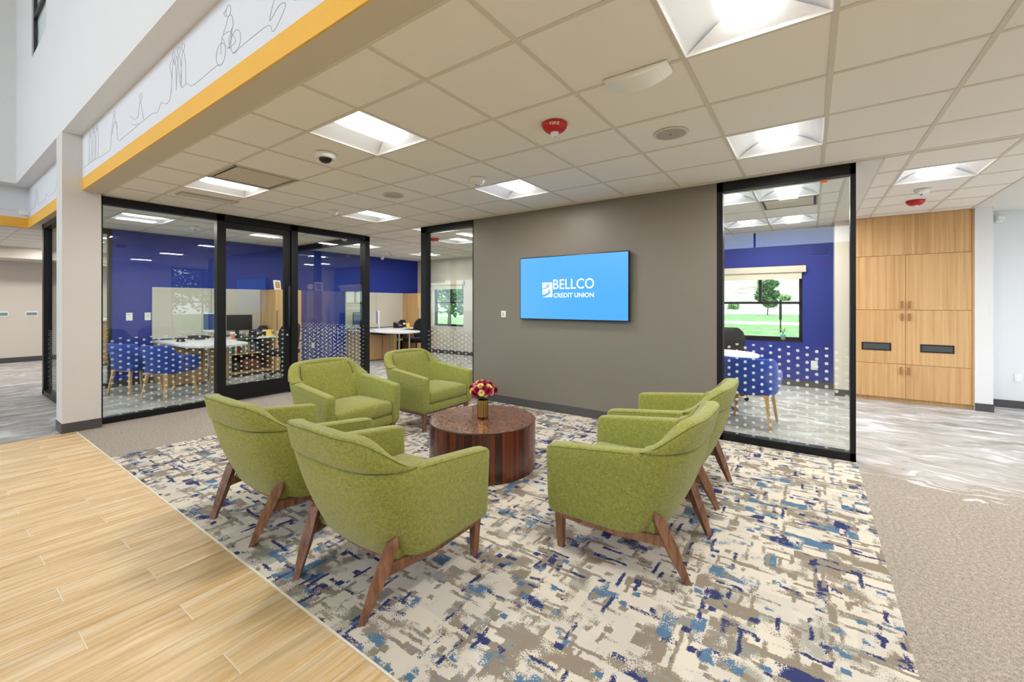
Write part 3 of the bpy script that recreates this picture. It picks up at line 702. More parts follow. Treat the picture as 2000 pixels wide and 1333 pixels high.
for c, l in zip(ro_l, ['ceiling light behind the right glass panel next to the return grille', 'ceiling light behind the right glass panel close to the blue window wall', 'ceiling light half hidden by the grey wall end, nearer the glass', 'ceiling light half hidden by the grey wall end, nearer the blue wall']): troffer(c, l)
for i, c in enumerate(far_l): troffer(c, 'ceiling light added to brighten the area beyond the lobby at the left edge, '+('near' if i < 3 else 'far')+' row, '+('hidden behind the lobby wall', 'nearest the picture edge', 'behind the glass end post')[i % 3])
troffer(co_l[0], 'glowing square ceiling light in front of the oak cabinet')
# slot diffuser
def diffuser(c, label, name='slot_diffuser'):
    t = empty(name, (c[0], c[1], CH), label=label, cat='air vent')
    h = P/2-.013
    MB().box(-h, h, -h, h, .03, .04).box(-h, -h+.02, -h, h, -.003, .03).box(h-.02, h, -h, h, -.003, .03).box(-h, h, -h, -h+.02, -.003, .03).box(-h, h, h-.02, h, -.003, .03).build('frame', 'plastic_grey', t)
    MB().box(-h+.045, h-.045, -h+.045, h-.045, .0, .008).build('face_plate', 'gypsum_tan', t)
    MB().box(-h+.021, h-.021, -h+.021, h-.021, .02, .029).build('dark_slot', 'plastic_black', t)
diffuser(slot_cell, 'square air diffuser with dark slot beside the left ceiling light')
diffuser(ret_cell, 'air grille in the ceiling behind the right glass panel')
def on_ceiling(name, x, y, label, cat): return empty(name, (x, y, CH), label=label, cat=cat)
# grey strip vent on the left tiles
t = on_ceiling('strip_vent', -5.76, 2.0, 'narrow grey strip vent in the ceiling near the glass office', 'air vent')
MB().bbox(-.10, .10, -.29, .29, -.008, .003, .003, 1).build('frame', 'plastic_grey', t)
for i in range(4): B('slat', -.075+.04*i, -.045+.04*i, -.27, .27, -.012, -.007, 'tbar', t)
# red fire strobes
def strobe(x, y, label):
    t = on_ceiling('fire_strobe', x, y, label, 'fire alarm')
    MB().lathe([(.088, 0), (.088, -.012), (.080, -.03), (.060, -.05), (.036, -.058), (.0, -.06)], 32, caps=False).build('housing', 'fire_red', t)
    MB().lathe([(.027, -.05), (.027, -.066), (.02, -.08), (.0, -.084)], 16, caps=False).build('flash_lens', 'strobe_clear', t)
    return t
t = strobe(-1.44, 2.55, 'red round fire strobe with FIRE lettering above the lounge')
# lettering bent onto the housing, facing the camera
me_o = text_mesh('lettering', 'FIRE', 'paper', t, (0, 0, 0), .068, .017, ((1,0,0), (0,1,0), (0,0,1)), 0)
face = math.atan2(-2.55, 1.44)
for v in me_o.data.vertices:
    q = (v.co.x-.034)/.085; a = face+q; zz = -.031+v.co.y-.003; r = .0885-max(0, (-.012-zz))*.44+.0008
    v.co = (r*math.cos(a), r*math.sin(a), zz)
strobe(1.03, 6.95, 'red round fire strobe in front of the oak cabinet')
strobe(-5.83, 5.72, 'red round fire strobe seen through the panel left of the grey wall')
# speakers
def speaker(x, y, label):
    t = on_ceiling('ceiling_speaker', x, y, label, 'speaker')
    MB().lathe([(.118, .0), (.118, -.005), (.108, -.008), (.102, -.006)], 40, caps=False).build('rim', 'tbar', t)
    MB().lathe([(.104, -.006), (.05, -.008), (.0, -.009)], 40, caps=False).build('grille', 'plastic_grey', t)
    MB().lathe([(.006, -.008), (.006, -.011), (.0, -.011)], 10, caps=False).build('centre_dot', 'plastic_black', t)
speaker(-.83, 3.175, 'round ceiling speaker right of the red fire strobe')
speaker(-3.894, 3.168, 'round ceiling speaker left of the smoke detector')
speaker(-.32, 5.64+.62, 'round ceiling speaker behind the right glass panel') if False else None
# wedge-shaped wireless unit
t = on_ceiling('wall_wash_wedge', -.765, 2.255, 'white wedge-shaped sensor unit on the ceiling below the top right light', 'sensor')
t.name = 'wedge_sensor'
v = []; n = 32
for i in range(n+1):
    x = -.17+.34*i/n; z = -.012-.05*(1-((x/.17)**2)*.85)
    v += [(x, -.055, 0), (x, -.055, z*.55), (x, .055, z), (x, .055, 0)]
f = []
for i in range(n):
    for k in range(4): f.append((4*i+k, 4*i+(k+1) % 4, 4*i+4+(k+1) % 4, 4*i+4+k))
f += [(0, 1, 2, 3), (4*n+3, 4*n+2, 4*n+1, 4*n)]
MB().add(v, f).build('shell', 'plastic_white', t)
v2 = [(x, y, z) for (x, y, z) in v]
MB().box(-.15, .15, .056, .058, -.03, -.004).build('back_strip', 'tbar', t)
# dome camera
t = on_ceiling('dome_camera', -3.27, 1.965, 'small white dome camera with black lens under the ceiling', 'camera')
MB().lathe([(.082, 0), (.082, -.028), (.070, -.038), (.05, -.04)], 32, caps=False).build('housing', 'plastic_white', t)
MB().lathe([(.052, -.038), (.046, -.058), (.028, -.072), (.0, -.078)], 24, caps=False).build('dome', 'screen_off', t)
# detectors
def detector(x, y, label, s=1):
    t = on_ceiling('smoke_detector', x, y, label, 'smoke detector')
    MB().lathe([(.07*s, 0), (.07*s, -.012), (.055*s, -.022), (.055*s, -.03), (.048*s, -.046), (.0, -.05)], 28, caps=False).build('base', 'plastic_white', t)
    MB().lathe([(.02*s, -.047), (.018*s, -.062), (.0, -.066)], 14, caps=False).build('sensor_tip', 'chrome', t)
detector(-2.70, 3.235, 'large white smoke detector beside the light above the television wall', 1.15)
detector(-5.195, 3.235, 'white smoke detector left of the light in front of the office door')
detector(-8.08, 2.62, 'white smoke detector on the corner office ceiling')
detector(.99, 6.31, 'white smoke detector near the light in front of the oak cabinet')
detector(-8.3, 6.7, 'white smoke detector on the back office ceiling')
def minicam(x, y, label, z=CH):
    t = empty('security_camera', (x, y, z), label=label, cat='camera')
    MB().lathe([(.055, 0), (.055, -.04), (.05, -.045)], 24, caps=True).build('mount', 'plastic_white', t)
    MB().lathe([(.05, -.045), (.046, -.07), (.03, -.09), (.0, -.098)], 24, caps=False).build('dome', 'plastic_white', t)
minicam(-9.1, 7.05, 'white dome camera at the top of the blue wall')
minicam(-6.95, 4.55, 'white sensor at the top of the office glass corner')
minicam(-9.3, 3.42, 'white dome camera on the corner office ceiling by the blue wall')
t = empty('security_camera', (2.06, 8.42, 2.52), label='white wall camera high on the far right wall', cat='camera')
MB().bbox(-.03, .03, -.03, 0, -.05, .05, .008).build('mount', 'plastic_white', t); MB().bbox(-.035, .035, -.13, -.02, -.03, .03, .015).build('body', 'plastic_white', t)
t = empty('security_camera', (-10.05, YM-.006, 2.80), label='small white wall camera on the yellow band corner at left', cat='camera')
MB().bbox(-.03, .03, -.02, 0, -.05, .05, .008).build('mount', 'plastic_white', t); MB().bbox(-.04, .04, -.12, -.015, -.04, .04, .02).build('body', 'plastic_white', t)

# ================================================================== TELEVISION AND WALL ITEMS
tv = empty('television', (-2.422, YW, 1.585), label='wall-mounted television showing a blue credit union logo screen', cat='television')
hw, hh = .745, .405
B('case', -hw, hw, -.075, -.035, -hh, hh, 'plastic_black', tv, r=.004)
B('wall_mount', -.25, .25, -.036, 0, -.2, .2, 'plastic_black', tv)
scr = B('screen', -hw+.011, hw-.011, -.0766, -.0752, -hh+.012, hh-.011, 'screen_blue', tv)
fr = ((1,0,0), (0,0,1), (0,-1,0)); Z0 = 0.0
# logo: lower-left of the square and text positions measured on the screen
yb = -.0768
lx, lz, ls = -.395, -.115, .145
MB().add([(lx, yb, lz), (lx+ls, yb, lz), (lx+ls, yb, lz+.185), (lx, yb, lz+.185)], [(0,1,2,3)]).build('logo_square', 'screen_white', tv)
def swoosh(outer, inner):
    def bez(p, n=12):
        out = []
        for i in range(n+1):
            t = i/n; a = [(1-t)**3, 3*t*(1-t)**2, 3*t*t*(1-t), t**3]; out.append((sum(c*q[0] for c, q in zip(a, p)), sum(c*q[1] for c, q in zip(a, p))))
        return out
    A, Bq = bez(outer), bez(inner); n = len(A)
    v = [(lx+ls*x, yb-.0004, lz+.185*y) for x, y in A]+[(lx+ls*x, yb-.0004, lz+.185*y) for x, y in Bq]
    MB().add(v, [(i, i+1, n+i+1, n+i) for i in range(n-1)]).build('logo_swoosh', 'screen_blue', tv)
swoosh([(.25, .93), (.95, .86), (.75, .60), (0, .53)], [(.22, .92), (.72, .82), (.5, .66), (0, .585)])
swoosh([(.58, .56), (1.05, .46), (.78, .08), (0, .0)], [(.58, .56), (.82, .42), (.55, .2), (0, .17)])
swoosh([(0, .90), (.08, .93), (.16, .94), (.25, .93)], [(0, .885), (.08, .915), (.16, .925), (.24, .92)])
text_mesh('logo_lettering', 'BELLCO', 'screen_white', tv, (-.235, yb, -.018), .555, .125, fr, .0006, .004)
text_mesh('logo_lettering', 'CREDIT UNION', 'screen_white', tv, (-.232, yb, -.122), .548, .056, fr, .0006, .012)
t = empty('thermostat', (-3.49, YW, 1.24), label='small white sensor plate on the grey wall left of the television', cat='thermostat')
B('plate', -.04, .04, -.012, 0, -.045, .045, 'plastic_white', t, r=.006); B('button', -.012, .012, -.016, -.011, -.02, -.005, 'plastic_grey', t); B('button', -.012, .012, -.016, -.011, .005, .02, 'plastic_grey', t)
def outlet(loc, rz, label, s=1):
    t = empty('wall_outlet', loc, rz, label=label, cat='outlet')
    B('plate', -.036*s, .036*s, -.007, 0, -.058*s, .058*s, 'plastic_white', t, r=.003)
    for z in (-.02, .02): B('socket', -.014*s, .014*s, -.0085, -.006, z*s-.013*s, z*s+.013*s, 'paper', t)
outlet((.05, YE, .37), 0, 'white outlet on the blue wall seen through the right glass', 1.3)
outlet((2.24, 8.42, .40), 0, 'white outlet low on the far right wall')
outlet((-8.2+.9, YE, .40), 0, 'white outlet under the window behind the left glass panel')
outlet((XB, 5.35, .42), PI/2, 'white outlet on the blue wall behind the dotted return glass')
def notice(y, label, lines):
    t = empty('paper_notice', (XB, y, 1.165), PI/2, label=label, cat='notice')
    B('sheet', -.042, .042, -.003, 0, -.066, .066, 'paper', t)
    for i in range(lines): B('printed_line', -.028, .028, -.0036, -.003, .035-.02*i, .041-.02*i, 'plastic_grey', t)
notice(2.12, 'white plate on the blue wall, left of two', 1)
notice(2.365, 'white plate on the blue wall, right of two', 4)
for y, l in ((1.2, 'small teal room sign at the left edge on the far wall'), (1.66, 'small teal room sign beside the glass end post on the far wall')):
    t = empty('room_sign', (-15.3, y, 1.14), label=l, cat='sign')
    B('backing', 0, .012, -.1, .1, -.06, .06, 'paper', t); B('insert', .012, .014, -.085, .085, -.035, .035, 'sign_teal', t)
t = empty('wall_grille', (.12, YE, 2.255), label='blue painted air grille high on the blue wall behind the right glass', cat='air vent')
B('frame', -.1, .1, -.012, 0, -.06, .06, 'paint_blue', t)
for i in range(5): B('slat', -.088, .088, -.018, -.011, -.046+.02*i, -.038+.02*i, 'paint_blue', t)

# ================================================================== OAK CABINET
cb = empty('storage_cabinet', (0, 7.95, 0), label='tall built-in oak cabinet wall with six doors', cat='cabinet')
B('carcass', .475, 1.735, .022, .55, .06, CH+.02, 'oak_laminate', cb)
B('plinth', .475, 1.735, .05, .55, 0, .06, 'oak_laminate', cb)
B('top_panel', .475, 1.713, 0, .02, 2.066, CH-.004, 'oak_laminate', cb)
B('side_panel', 1.717, 1.736, -.002, .02, .06, CH-.004, 'oak_laminate', cb)
def cdoor(x0, x1, z0, z1, hx=None, hz=None, slot=None):
    d = B('door', x0, x1, 0, .02, z0, z1, 'oak_laminate', cb)
    if hx is not None:
        MB().box(hx-.012, hx+.012, -.022, 0, hz-.05, hz+.05).build('handle', 'handle_oak', d)
    if slot:
        a, b, c, e = slot
        MB().box(a, b, -.004, .0, c, e).build('slot_frame', 'plastic_black', d)
        MB().box(a+.02, b-.02, -.0052, -.004, c+.018, e-.018).build('slot_flap', 'slot_dark', d)
xm = 1.078
cdoor(.475, xm-.002, 1.299, 2.061, 1.04, 1.37); cdoor(xm+.002, 1.713, 1.299, 2.061, 1.118, 1.37)
cdoor(.475, xm-.002, .542, 1.294, 1.04, 1.20, (.605, .928, .72, .833)); cdoor(xm+.002, 1.713, .542, 1.294, 1.118, 1.20, (1.226, 1.556, .72, .83))
cdoor(.475, xm-.002, .065, .537, 1.03, .45); cdoor(xm+.002, 1.713, .065, .537, 1.108, .45)

# ================================================================== GREEN LOUNGE CHAIRS
def make_lounge():
    R = empty('lounge_chair')
    NC = 14
    def plan(q, lvl):
        """q in [0,1]: 0 = arm front (right side), 1 = middle of the back; lvl 0 bottom (z=.2), 1 at z=.66"""
        a, yc, b, nn, yf = ((.386, .04, .255, 2.7, .388), (.400, -.12, .265, 3.3, .398))[lvl]
        if q < .4:
            t = q/.4; return (a, yf+(yc-yf)*t)
        th = (q-.4)/.6*PI/2
        return (a*max(0, math.cos(th))**(2/nn), yc-b*math.sin(th)**(2/nn))
    def outer(q, z):
        p0, p1 = plan(q, 0), plan(q, 1); f = (z-.2)/.46
        back = max(0, (q-.4)/.6)
        g = f+.16*math.sin(PI*min(1, max(0, f)))*back
        if f > 1:
            k = (f-1)/.35; sb = math.sin(back*PI/2); return Vector((p1[0]*(1-.035*k*back), p1[1]-.045*k*sb, z))
        return Vector((p0[0]+(p1[0]-p0[0])*g, p0[1]+(p1[1]-p0[1])*g, z))
    qs_half = [0, .06, .13, .2, .27, .34, .4]+[.4+.6*i/NC for i in range(1, NC+1)]
    full = [(q, 1) for q in qs_half]+[(q, -1) for q in reversed(qs_half[:-1])]
    def pt(q, s, z, off=0):
        p = outer(q, z)
        if off:
            e = .004; a, b = outer(max(0, q-e), z), outer(min(1, q+e), z); t = (b-a); t.z = 0; t.normalize(); nrm = Vector((-t.y, t.x, 0))
            if nrm.dot(Vector((-p.x, .12-p.y, 0))) < 0: nrm = -nrm
            p = p+nrm*off if q < .999 else p+Vector((0, off, 0))
        return Vector((p.x*s, p.y, p.z))
    def ztop(q): return .588+.062*min(1, q/.45)
    def thick(q): return .085+.045*max(0, min(1, (q-.35)/.3))
    # --- body shell
    rings = []
    def ring(q, s, zt, zb, th, yadd=0, shrink=0):
        r = .032; c = []
        for a in (0, 22, 45, 67, 90):
            an = math.radians(a); c.append(pt(q, s, zb+r*(1-math.cos(an))*1.0, r*(1-math.sin(an))+shrink))
        n = 6
        for i in range(1, n): c.append(pt(q, s, zb+r+(zt-.018-zb-r)*i/n, shrink))
        for a in (0, 45, 90):
            an = math.radians(a); c.append(pt(q, s, zt-.018*(1-math.sin(an)), .018*(1-math.cos(an))+shrink))
        for a in (90, 45, 0):
            an = math.radians(a); c.append(pt(q, s, zt-.018*(1-math.sin(an)), th-.018*(1-math.cos(an))-shrink))
        c.append(pt(q, s, .40, th-shrink)); c.append(pt(q, s, zb+.03, th-shrink)); c.append(pt(q, s, zb+.002, th*.6))
        if yadd: c = [p+Vector((0, yadd, 0)) for p in c]
        return c
    def endrings(s):
        out = []
        for a in (90, 68, 45, 22):
            an = math.radians(a); k = 1-math.cos(an); d = math.sin(an)
            out.append(ring(0, s, ztop(0)-.034*(1-math.cos(an)), .2+.045*(1-math.cos(an)), .085, yadd=-.03+.03*d, shrink=.014*(1-math.cos(an))))
        return out
    rings += endrings(1)
    for q, s in full:
        if q == 0: rg = ring(0, s, ztop(0), .2, .085, yadd=-.03)
        else: rg = ring(q, s, ztop(q), .2, thick(q))
        rings.append(rg)
    rings += list(reversed(endrings(-1)))
    m = len(rings[0]); b = MB(); v = [p for r in rings for p in r]; f = []
    for i in range(len(rings)-1):
        for k in range(m): f.append((i*m+k, i*m+(k+1) % m, (i+1)*m+(k+1) % m, (i+1)*m+k))
    f += [tuple(range(m)), tuple((len(rings)-1)*m+k for k in range(m-1, -1, -1))]
    b.add(v, f, True).build('body', 'green_wool', R)
    # --- headrest with wings, overlapping the body from a seam upward
    q0 = .415
    hq = [q0+(1-q0)*i/22 for i in range(23)]
    def hz(q):
        t = (q-q0)/(1-q0); e = math.sin(min(1, t/.66)*PI/2)**1.15
        return .655+.148*e+.018*max(0, (t-.4)/.6)
    rings = []
    for q, s in [(q, 1) for q in hq]+[(q, -1) for q in reversed(hq[:-1])]:
        t = (q-q0)/(1-q0); zt = hz(q); z0 = .642+.016*min(1, t*2.5); th = .095-.012*t; r = min(.026, max(.006, (zt-z0)*.48))
        c = [pt(q, s, z0-.004, .02), pt(q, s, z0, .002), pt(q, s, z0+.008, -.006)]
        for i in range(1, 5): c.append(pt(q, s, z0+.008+(zt-r-z0-.008)*i/4, -.006))
        for a in (35, 65, 90):
            an = math.radians(a); c.append(pt(q, s, zt-r+r*math.sin(an), -.006+r*(1-math.cos(an))))
        for a in (90, 60, 25):
            an = math.radians(a); c.append(pt(q, s, zt-r+r*math.sin(an), th-r*(1-math.cos(an))))
        c.append(pt(q, s, max(z0, zt-r-.06), th+.004)); c.append(pt(q, s, z0-.004, th+.006))
        rings.append(c)
    m = len(rings[0]); v = [p for r in rings for p in r]; f = []
    for i in range(len(rings)-1):
        for k in range(m): f.append((i*m+k, i*m+(k+1) % m, (i+1)*m+(k+1) % m, (i+1)*m+k))
    f += [tuple(range(m)), tuple((len(rings)-1)*m+k for k in range(m-1, -1, -1))]
    h = MB().add(v, f, True).build('headrest', 'green_wool', R)
    # seam threads
    pts = [pt(q, 1, hz(q)-.010, -.0035) for q in hq]+[pt(q, -1, hz(q)-.010, -.0035) for q in reversed(hq[:-1])]
    MB().tube(pts, .0014, 4).build('seam', 'seam_thread', h)
    for s in (1, -1):
        MB().tube([pt(q, s, ztop(q)-.013, .0015) for q in (.03, .1, .2, .3, .4)], .0013, 4).build('seam', 'seam_thread', R)
    # --- back cushion
    nu, nv = 14, 12; v = []; f = []
    def bc(u, w):
        z = .37+.435*w; hwid = .316-.030*w
        if w > .78: hwid *= .86+.14*math.sqrt(max(0, 1-((w-.78)/.22)**2))
        x = u*hwid; base = -.135-.205*w**1.15
        y = base+.018*(1-abs(u)**4)*(1-(2*w-1)**4)+.05*abs(u)**4*(.5+.5*w)-.018*max(0, (abs(u)-.9)/.1)-.02*max(0, (w-.9)/.1)
        return (x, y, z)
    for j in range(nv+1):
        for i in range(nu+1): v.append(bc(-1+2*i/nu, j/nv))
    k0 = len(v)
    for j in range(nv+1):
        for i in range(nu+1):
            x, y, z = v[j*(nu+1)+i]; v.append((x*.97, y-.035, z-.005))
    W1 = nu+1
    for j in range(nv):
        for i in range(nu):
            a = j*W1+i; f.append((a, a+1, a+W1+1, a+W1)); f.append((k0+a, k0+a+W1, k0+a+W1+1, k0+a+1))
    for i in range(nu): f.append((i, k0+i, k0+i+1, i+1)); a = nv*W1+i; f.append((a, a+1, k0+a+1, k0+a))
    for j in range(nv): a = j*W1; f.append((a, a+W1, k0+a+W1, k0+a)); a += nu; f.append((a, k0+a, k0+a+W1, a+W1))
    bk_ = MB().add(v, f, True).build('back_cushion', 'green_wool', R)
    edge = [bc(-.93, w/12) for w in range(0, 12)]+[bc(-.93+1.86*i/10, .965) for i in range(11)]+[bc(.93, w/12) for w in range(11, -1, -1)]
    MB().tube([Vector(p)+Vector((0, .001, 0)) for p in edge], .0018, 5).build('seam', 'seam_thread', bk_)
    # --- seat cushion and front apron
    vv, ff = rbox(.312, .268, .066, .040, 3, .034)
    MB().add([Vector(p)+Vector((0, .117, .362)) for p in vv], ff, True).build('seat_cushion', 'green_wool', R)
    MB().bbox(-.314, .314, -.2, .372, .205, .298, .014).build('apron', 'green_wool', R)
    # --- walnut base
    for s in (-1, 1):
        MB().bar((s*.334, .325, 0), (s*.338, .330, .215), .030, .032, .044, .050).build('leg', 'walnut', R)
        # raked rear leg with a pointed top
        p0 = Vector((s*.268, -.345, 0)); p1 = Vector((s*.318, -.205, .325)); t = (p1-p0).normalized()
        L = MB(); out = Vector((s*.75, -.66, 0)).normalized(); sd = t.cross(out).normalized(); ou = sd.cross(t)
        if ou.dot(out) < 0: ou = -ou
        v = []
        for p, w, d in ((p0, .032, .030), (p0+(p1-p0)*.45, .052, .046), (p1-t*.03, .054, .046)):
            for a, c in ((-1, -1), (1, -1), (1, 1), (-1, 1)): v.append(p+sd*a*w/2+ou*c*d/2)
        v += [p1+t*.022+sd*.006*s+ou*.010, p1+t*.022+sd*.006*s-ou*.020]
        f = [(3,2,1,0)]+[(4*i+k, 4*i+(k+1) % 4, 4*i+4+(k+1) % 4, 4*i+4+k) for i in range(2) for k in range(4)]
        f += [(8, 9, 13), (9, 10, 12, 13), (10, 11, 12), (11, 8, 13, 12)]
        for p in v[:4]: p.z = 0
        L.add(v, f).build('leg', 'walnut', R)
        # side rail
        a = Vector((s*.337, .335, .190)); c = Vector((s*.297, -.272, .200))
        MB().add([a+Vector((s*.012,0,-.018)), a+Vector((s*.012,0,.018)), a+Vector((-s*.012,0,.018)), a+Vector((-s*.012,0,-.018)), Vector((s*.36, .0, .176)), Vector((s*.36, .0, .208)), Vector((s*.336, .0, .208)), Vector((s*.336, .0, .176)), c+Vector((s*.014,0,-.032)), c+Vector((s*.014,0,.026)), c+Vector((-s*.014,0,.026)), c+Vector((-s*.014,0,-.032))],
                 [(0,1,2,3), (11,10,9,8)]+[(4*i+k, 4*i+4+k, 4*i+4+(k+1) % 4, 4*i+(k+1) % 4) for i in range(2) for k in range(4)]).build('rail', 'walnut', R)
    # base board following the body bottom
    loop = [pt(q, 1, .2, .03) for q in qs_half[1:]]+[pt(q, -1, .2, .03) for q in reversed(qs_half[1:-1])]
    MB().prism([(p.x, p.y) for p in loop], .178, .206).build('base_board', 'walnut', R)
    return R
lc = make_lounge()
spots = [((-1.853, 1.465), 0, 'green lounge chair nearest the camera, its back turned, beside the wood floor'),
         ((-2.88, 1.465), 0, 'green lounge chair with its back turned, left neighbour of the nearest chair'),
         ((-.8425, 2.48), PI/2, 'green lounge chair right of the table, nearer of two, seen from the side'),
         ((-.86, 3.406), PI/2, 'green lounge chair right of the table, farther, by the right glass panel'),
         ((-3.735, 2.42), -PI/2, 'green lounge chair facing us in front of the office door'),
         ((-3.735, 3.523), -PI/2, 'green lounge chair facing us beside the grey wall')]
for i, ((x, y), r, l) in enumerate(spots):
    o = lc if i == 0 else copy_tree(lc)
    o.location = (x, y, 0); o.rotation_euler = (0, 0, r); tag(o, l, 'armchair', 'green lounge chairs around the round table')

# ================================================================== ROUND TABLE, VASE, FLOWERS
TX, TY, TR, TH = -2.318, 2.847, .456, .40
tb = empty('coffee_table', (TX, TY, 0), label='low round drum coffee table of dark reddish wood strips', cat='table')
MB().cyl((0, 0), TR-.012, .004, TH-.02, 64).build('core', 'rosewood', tb)
ns = 104; ang = 0; ws = [random.choice((.8, 1, 1, 1.4)) for _ in range(ns)]; tot = sum(ws)
for w in ws:
    a0, a1 = ang, ang+2*PI*w/tot; ang = a1; g = .0015
    v = []
    for a in (a0+g, (a0+a1)/2, a1-g):
        for rr in (TR-.014, TR-.001): v += [(rr*math.cos(a), rr*math.sin(a), 0), (rr*math.cos(a), rr*math.sin(a), TH-.012)]
    f = [(2,3,7,6), (6,7,11,10), (0,4,5,1), (4,8,9,5), (0,1,3,2), (8,10,11,9), (0,2,6,4), (4,6,10,8), (1,5,7,3), (5,9,11,7)]
    MB().add(v, f).build('wood_strip', 'rosewood', tb)
MB().lathe([(TR-.01, TH-.013), (TR, TH-.010), (TR+.001, TH-.004), (TR-.003, TH)], 96, caps=False).build('rim', 'rosewood', tb)
MB().cyl((0, 0), TR-.003, TH-.012, TH, 96).build('top', 'table_mosaic', tb)
VX, VY = TX+.005, TY-.005
vs = empty('vase', (VX, VY, TH), label='ribbed brass cylinder vase on the round table', cat='vase')
v = []; f = []; n = 72
prof = [(.040, 0), (.0475, .006), (.0485, .02), (.0485, .150), (.047, .156)]
for r, z in prof:
    for i in range(n):
        a = 2*PI*i/n; rr = r*(1-.075*(.5-.5*math.cos(14*a))**3); v.append((rr*math.cos(a), rr*math.sin(a), z))
for j in range(len(prof)-1):
    for i in range(n): f.append((j*n+i, j*n+(i+1) % n, (j+1)*n+(i+1) % n, (j+1)*n+i))
f.append(tuple(range(n-1, -1, -1)))
MB().add(v, f, True).build('wall', 'brass_vase', vs)
MB().cyl((0, 0), .043, .12, .125, 24).build('soil', 'plastic_black', vs)
bq = empty('flower_bouquet', (VX, VY, TH+.125), label='bouquet of crimson, pink and yellow flowers in the brass vase', cat='flowers')
def flower(r, petals, layers, m, name):
    b = MB()
    for l in range(layers):
        k = l/max(1, layers-1); rr = r*(1-.62*k); tilt = .25+1.0*k; cnt = max(5, int(petals*(1-.45*k)))
        for i in range(cnt):
            a = 2*PI*i/cnt+l*.6; ca, sa = math.cos(a), math.sin(a); d = Vector((ca*math.cos(tilt), sa*math.cos(tilt), math.sin(tilt))); t = Vector((-sa, ca, 0)); w = rr*1.9*PI/cnt*.5; up = Vector((-ca*math.sin(tilt), -sa*math.sin(tilt), math.cos(tilt)))
            o = Vector((0, 0, .1*r*l)); p = [o, o+d*rr*.55-t*w, o+d*rr*.95-t*w*.7+up*rr*.10, o+d*rr*1.05+up*rr*.02, o+d*rr*.95+t*w*.7+up*rr*.10, o+d*rr*.55+t*w]
            b.add(p, [(0,1,2,3), (0,3,4,5)], True)
    me = b.mesh(name); me.materials.append(M[m]); return me
fm = {'petal_crimson': flower(.036, 9, 4, 'petal_crimson', 'crimson_flower'), 'petal_yellow': flower(.030, 9, 5, 'petal_yellow', 'yellow_flower'), 'petal_pink': flower(.026, 8, 4, 'petal_pink', 'pink_flower')}
rng = random.Random(3); pts = []; N = 40
for i in range(N):
    zc = 1-(i+.5)/N*1.15; ph = i*2.39996; rr = math.sqrt(max(0, 1-zc*zc)); pts.append(Vector((rr*math.cos(ph), rr*math.sin(ph), zc)))
for i, p in enumerate(pts):
    m = 'petal_crimson' if i % 9 not in (1, 3, 4, 6, 7) else ('petal_yellow' if i % 9 in (1, 4) else 'petal_pink')
    o = bpy.data.objects.new({'petal_crimson': 'crimson_flower', 'petal_yellow': 'yellow_flower', 'petal_pink': 'pink_flower'}[m], fm[m]); link(o, bq)
    k = .94+.14*rng.random()
    o.location = (p.x*.098*k, p.y*.098*k, .105+p.z*.072*k); o.rotation_euler = p.to_track_quat('Z', 'Y').to_euler()
for i in range(16):
    a = i*2.4; z = .04+.05*rng.random(); d = Vector((math.cos(a), math.sin(a), .35)); t = Vector((-math.sin(a), math.cos(a), 0)); o0 = Vector((math.cos(a)*.04, math.sin(a)*.04, z))
    MB().add([o0, o0+d*.035-t*.012, o0+d*.075+Vector((0,0,-.008)), o0+d*.035+t*.012], [(0,1,2,3)], True).build('leaf', 'leaf_green', bq)
for i in range(9):
    a = i*.7; MB().tube([(0.012*math.cos(a), .012*math.sin(a), -.0), (.03*math.cos(a), .03*math.sin(a), .06), (.05*math.cos(a), .05*math.sin(a), .09)], .0025, 5).build('stem', 'leaf_green', bq)
MB().add(*rbox(.05, .05, .035, .03, 3), True, Matrix.Translation((0, 0, .085))).build('foliage', 'leaf_green', bq)

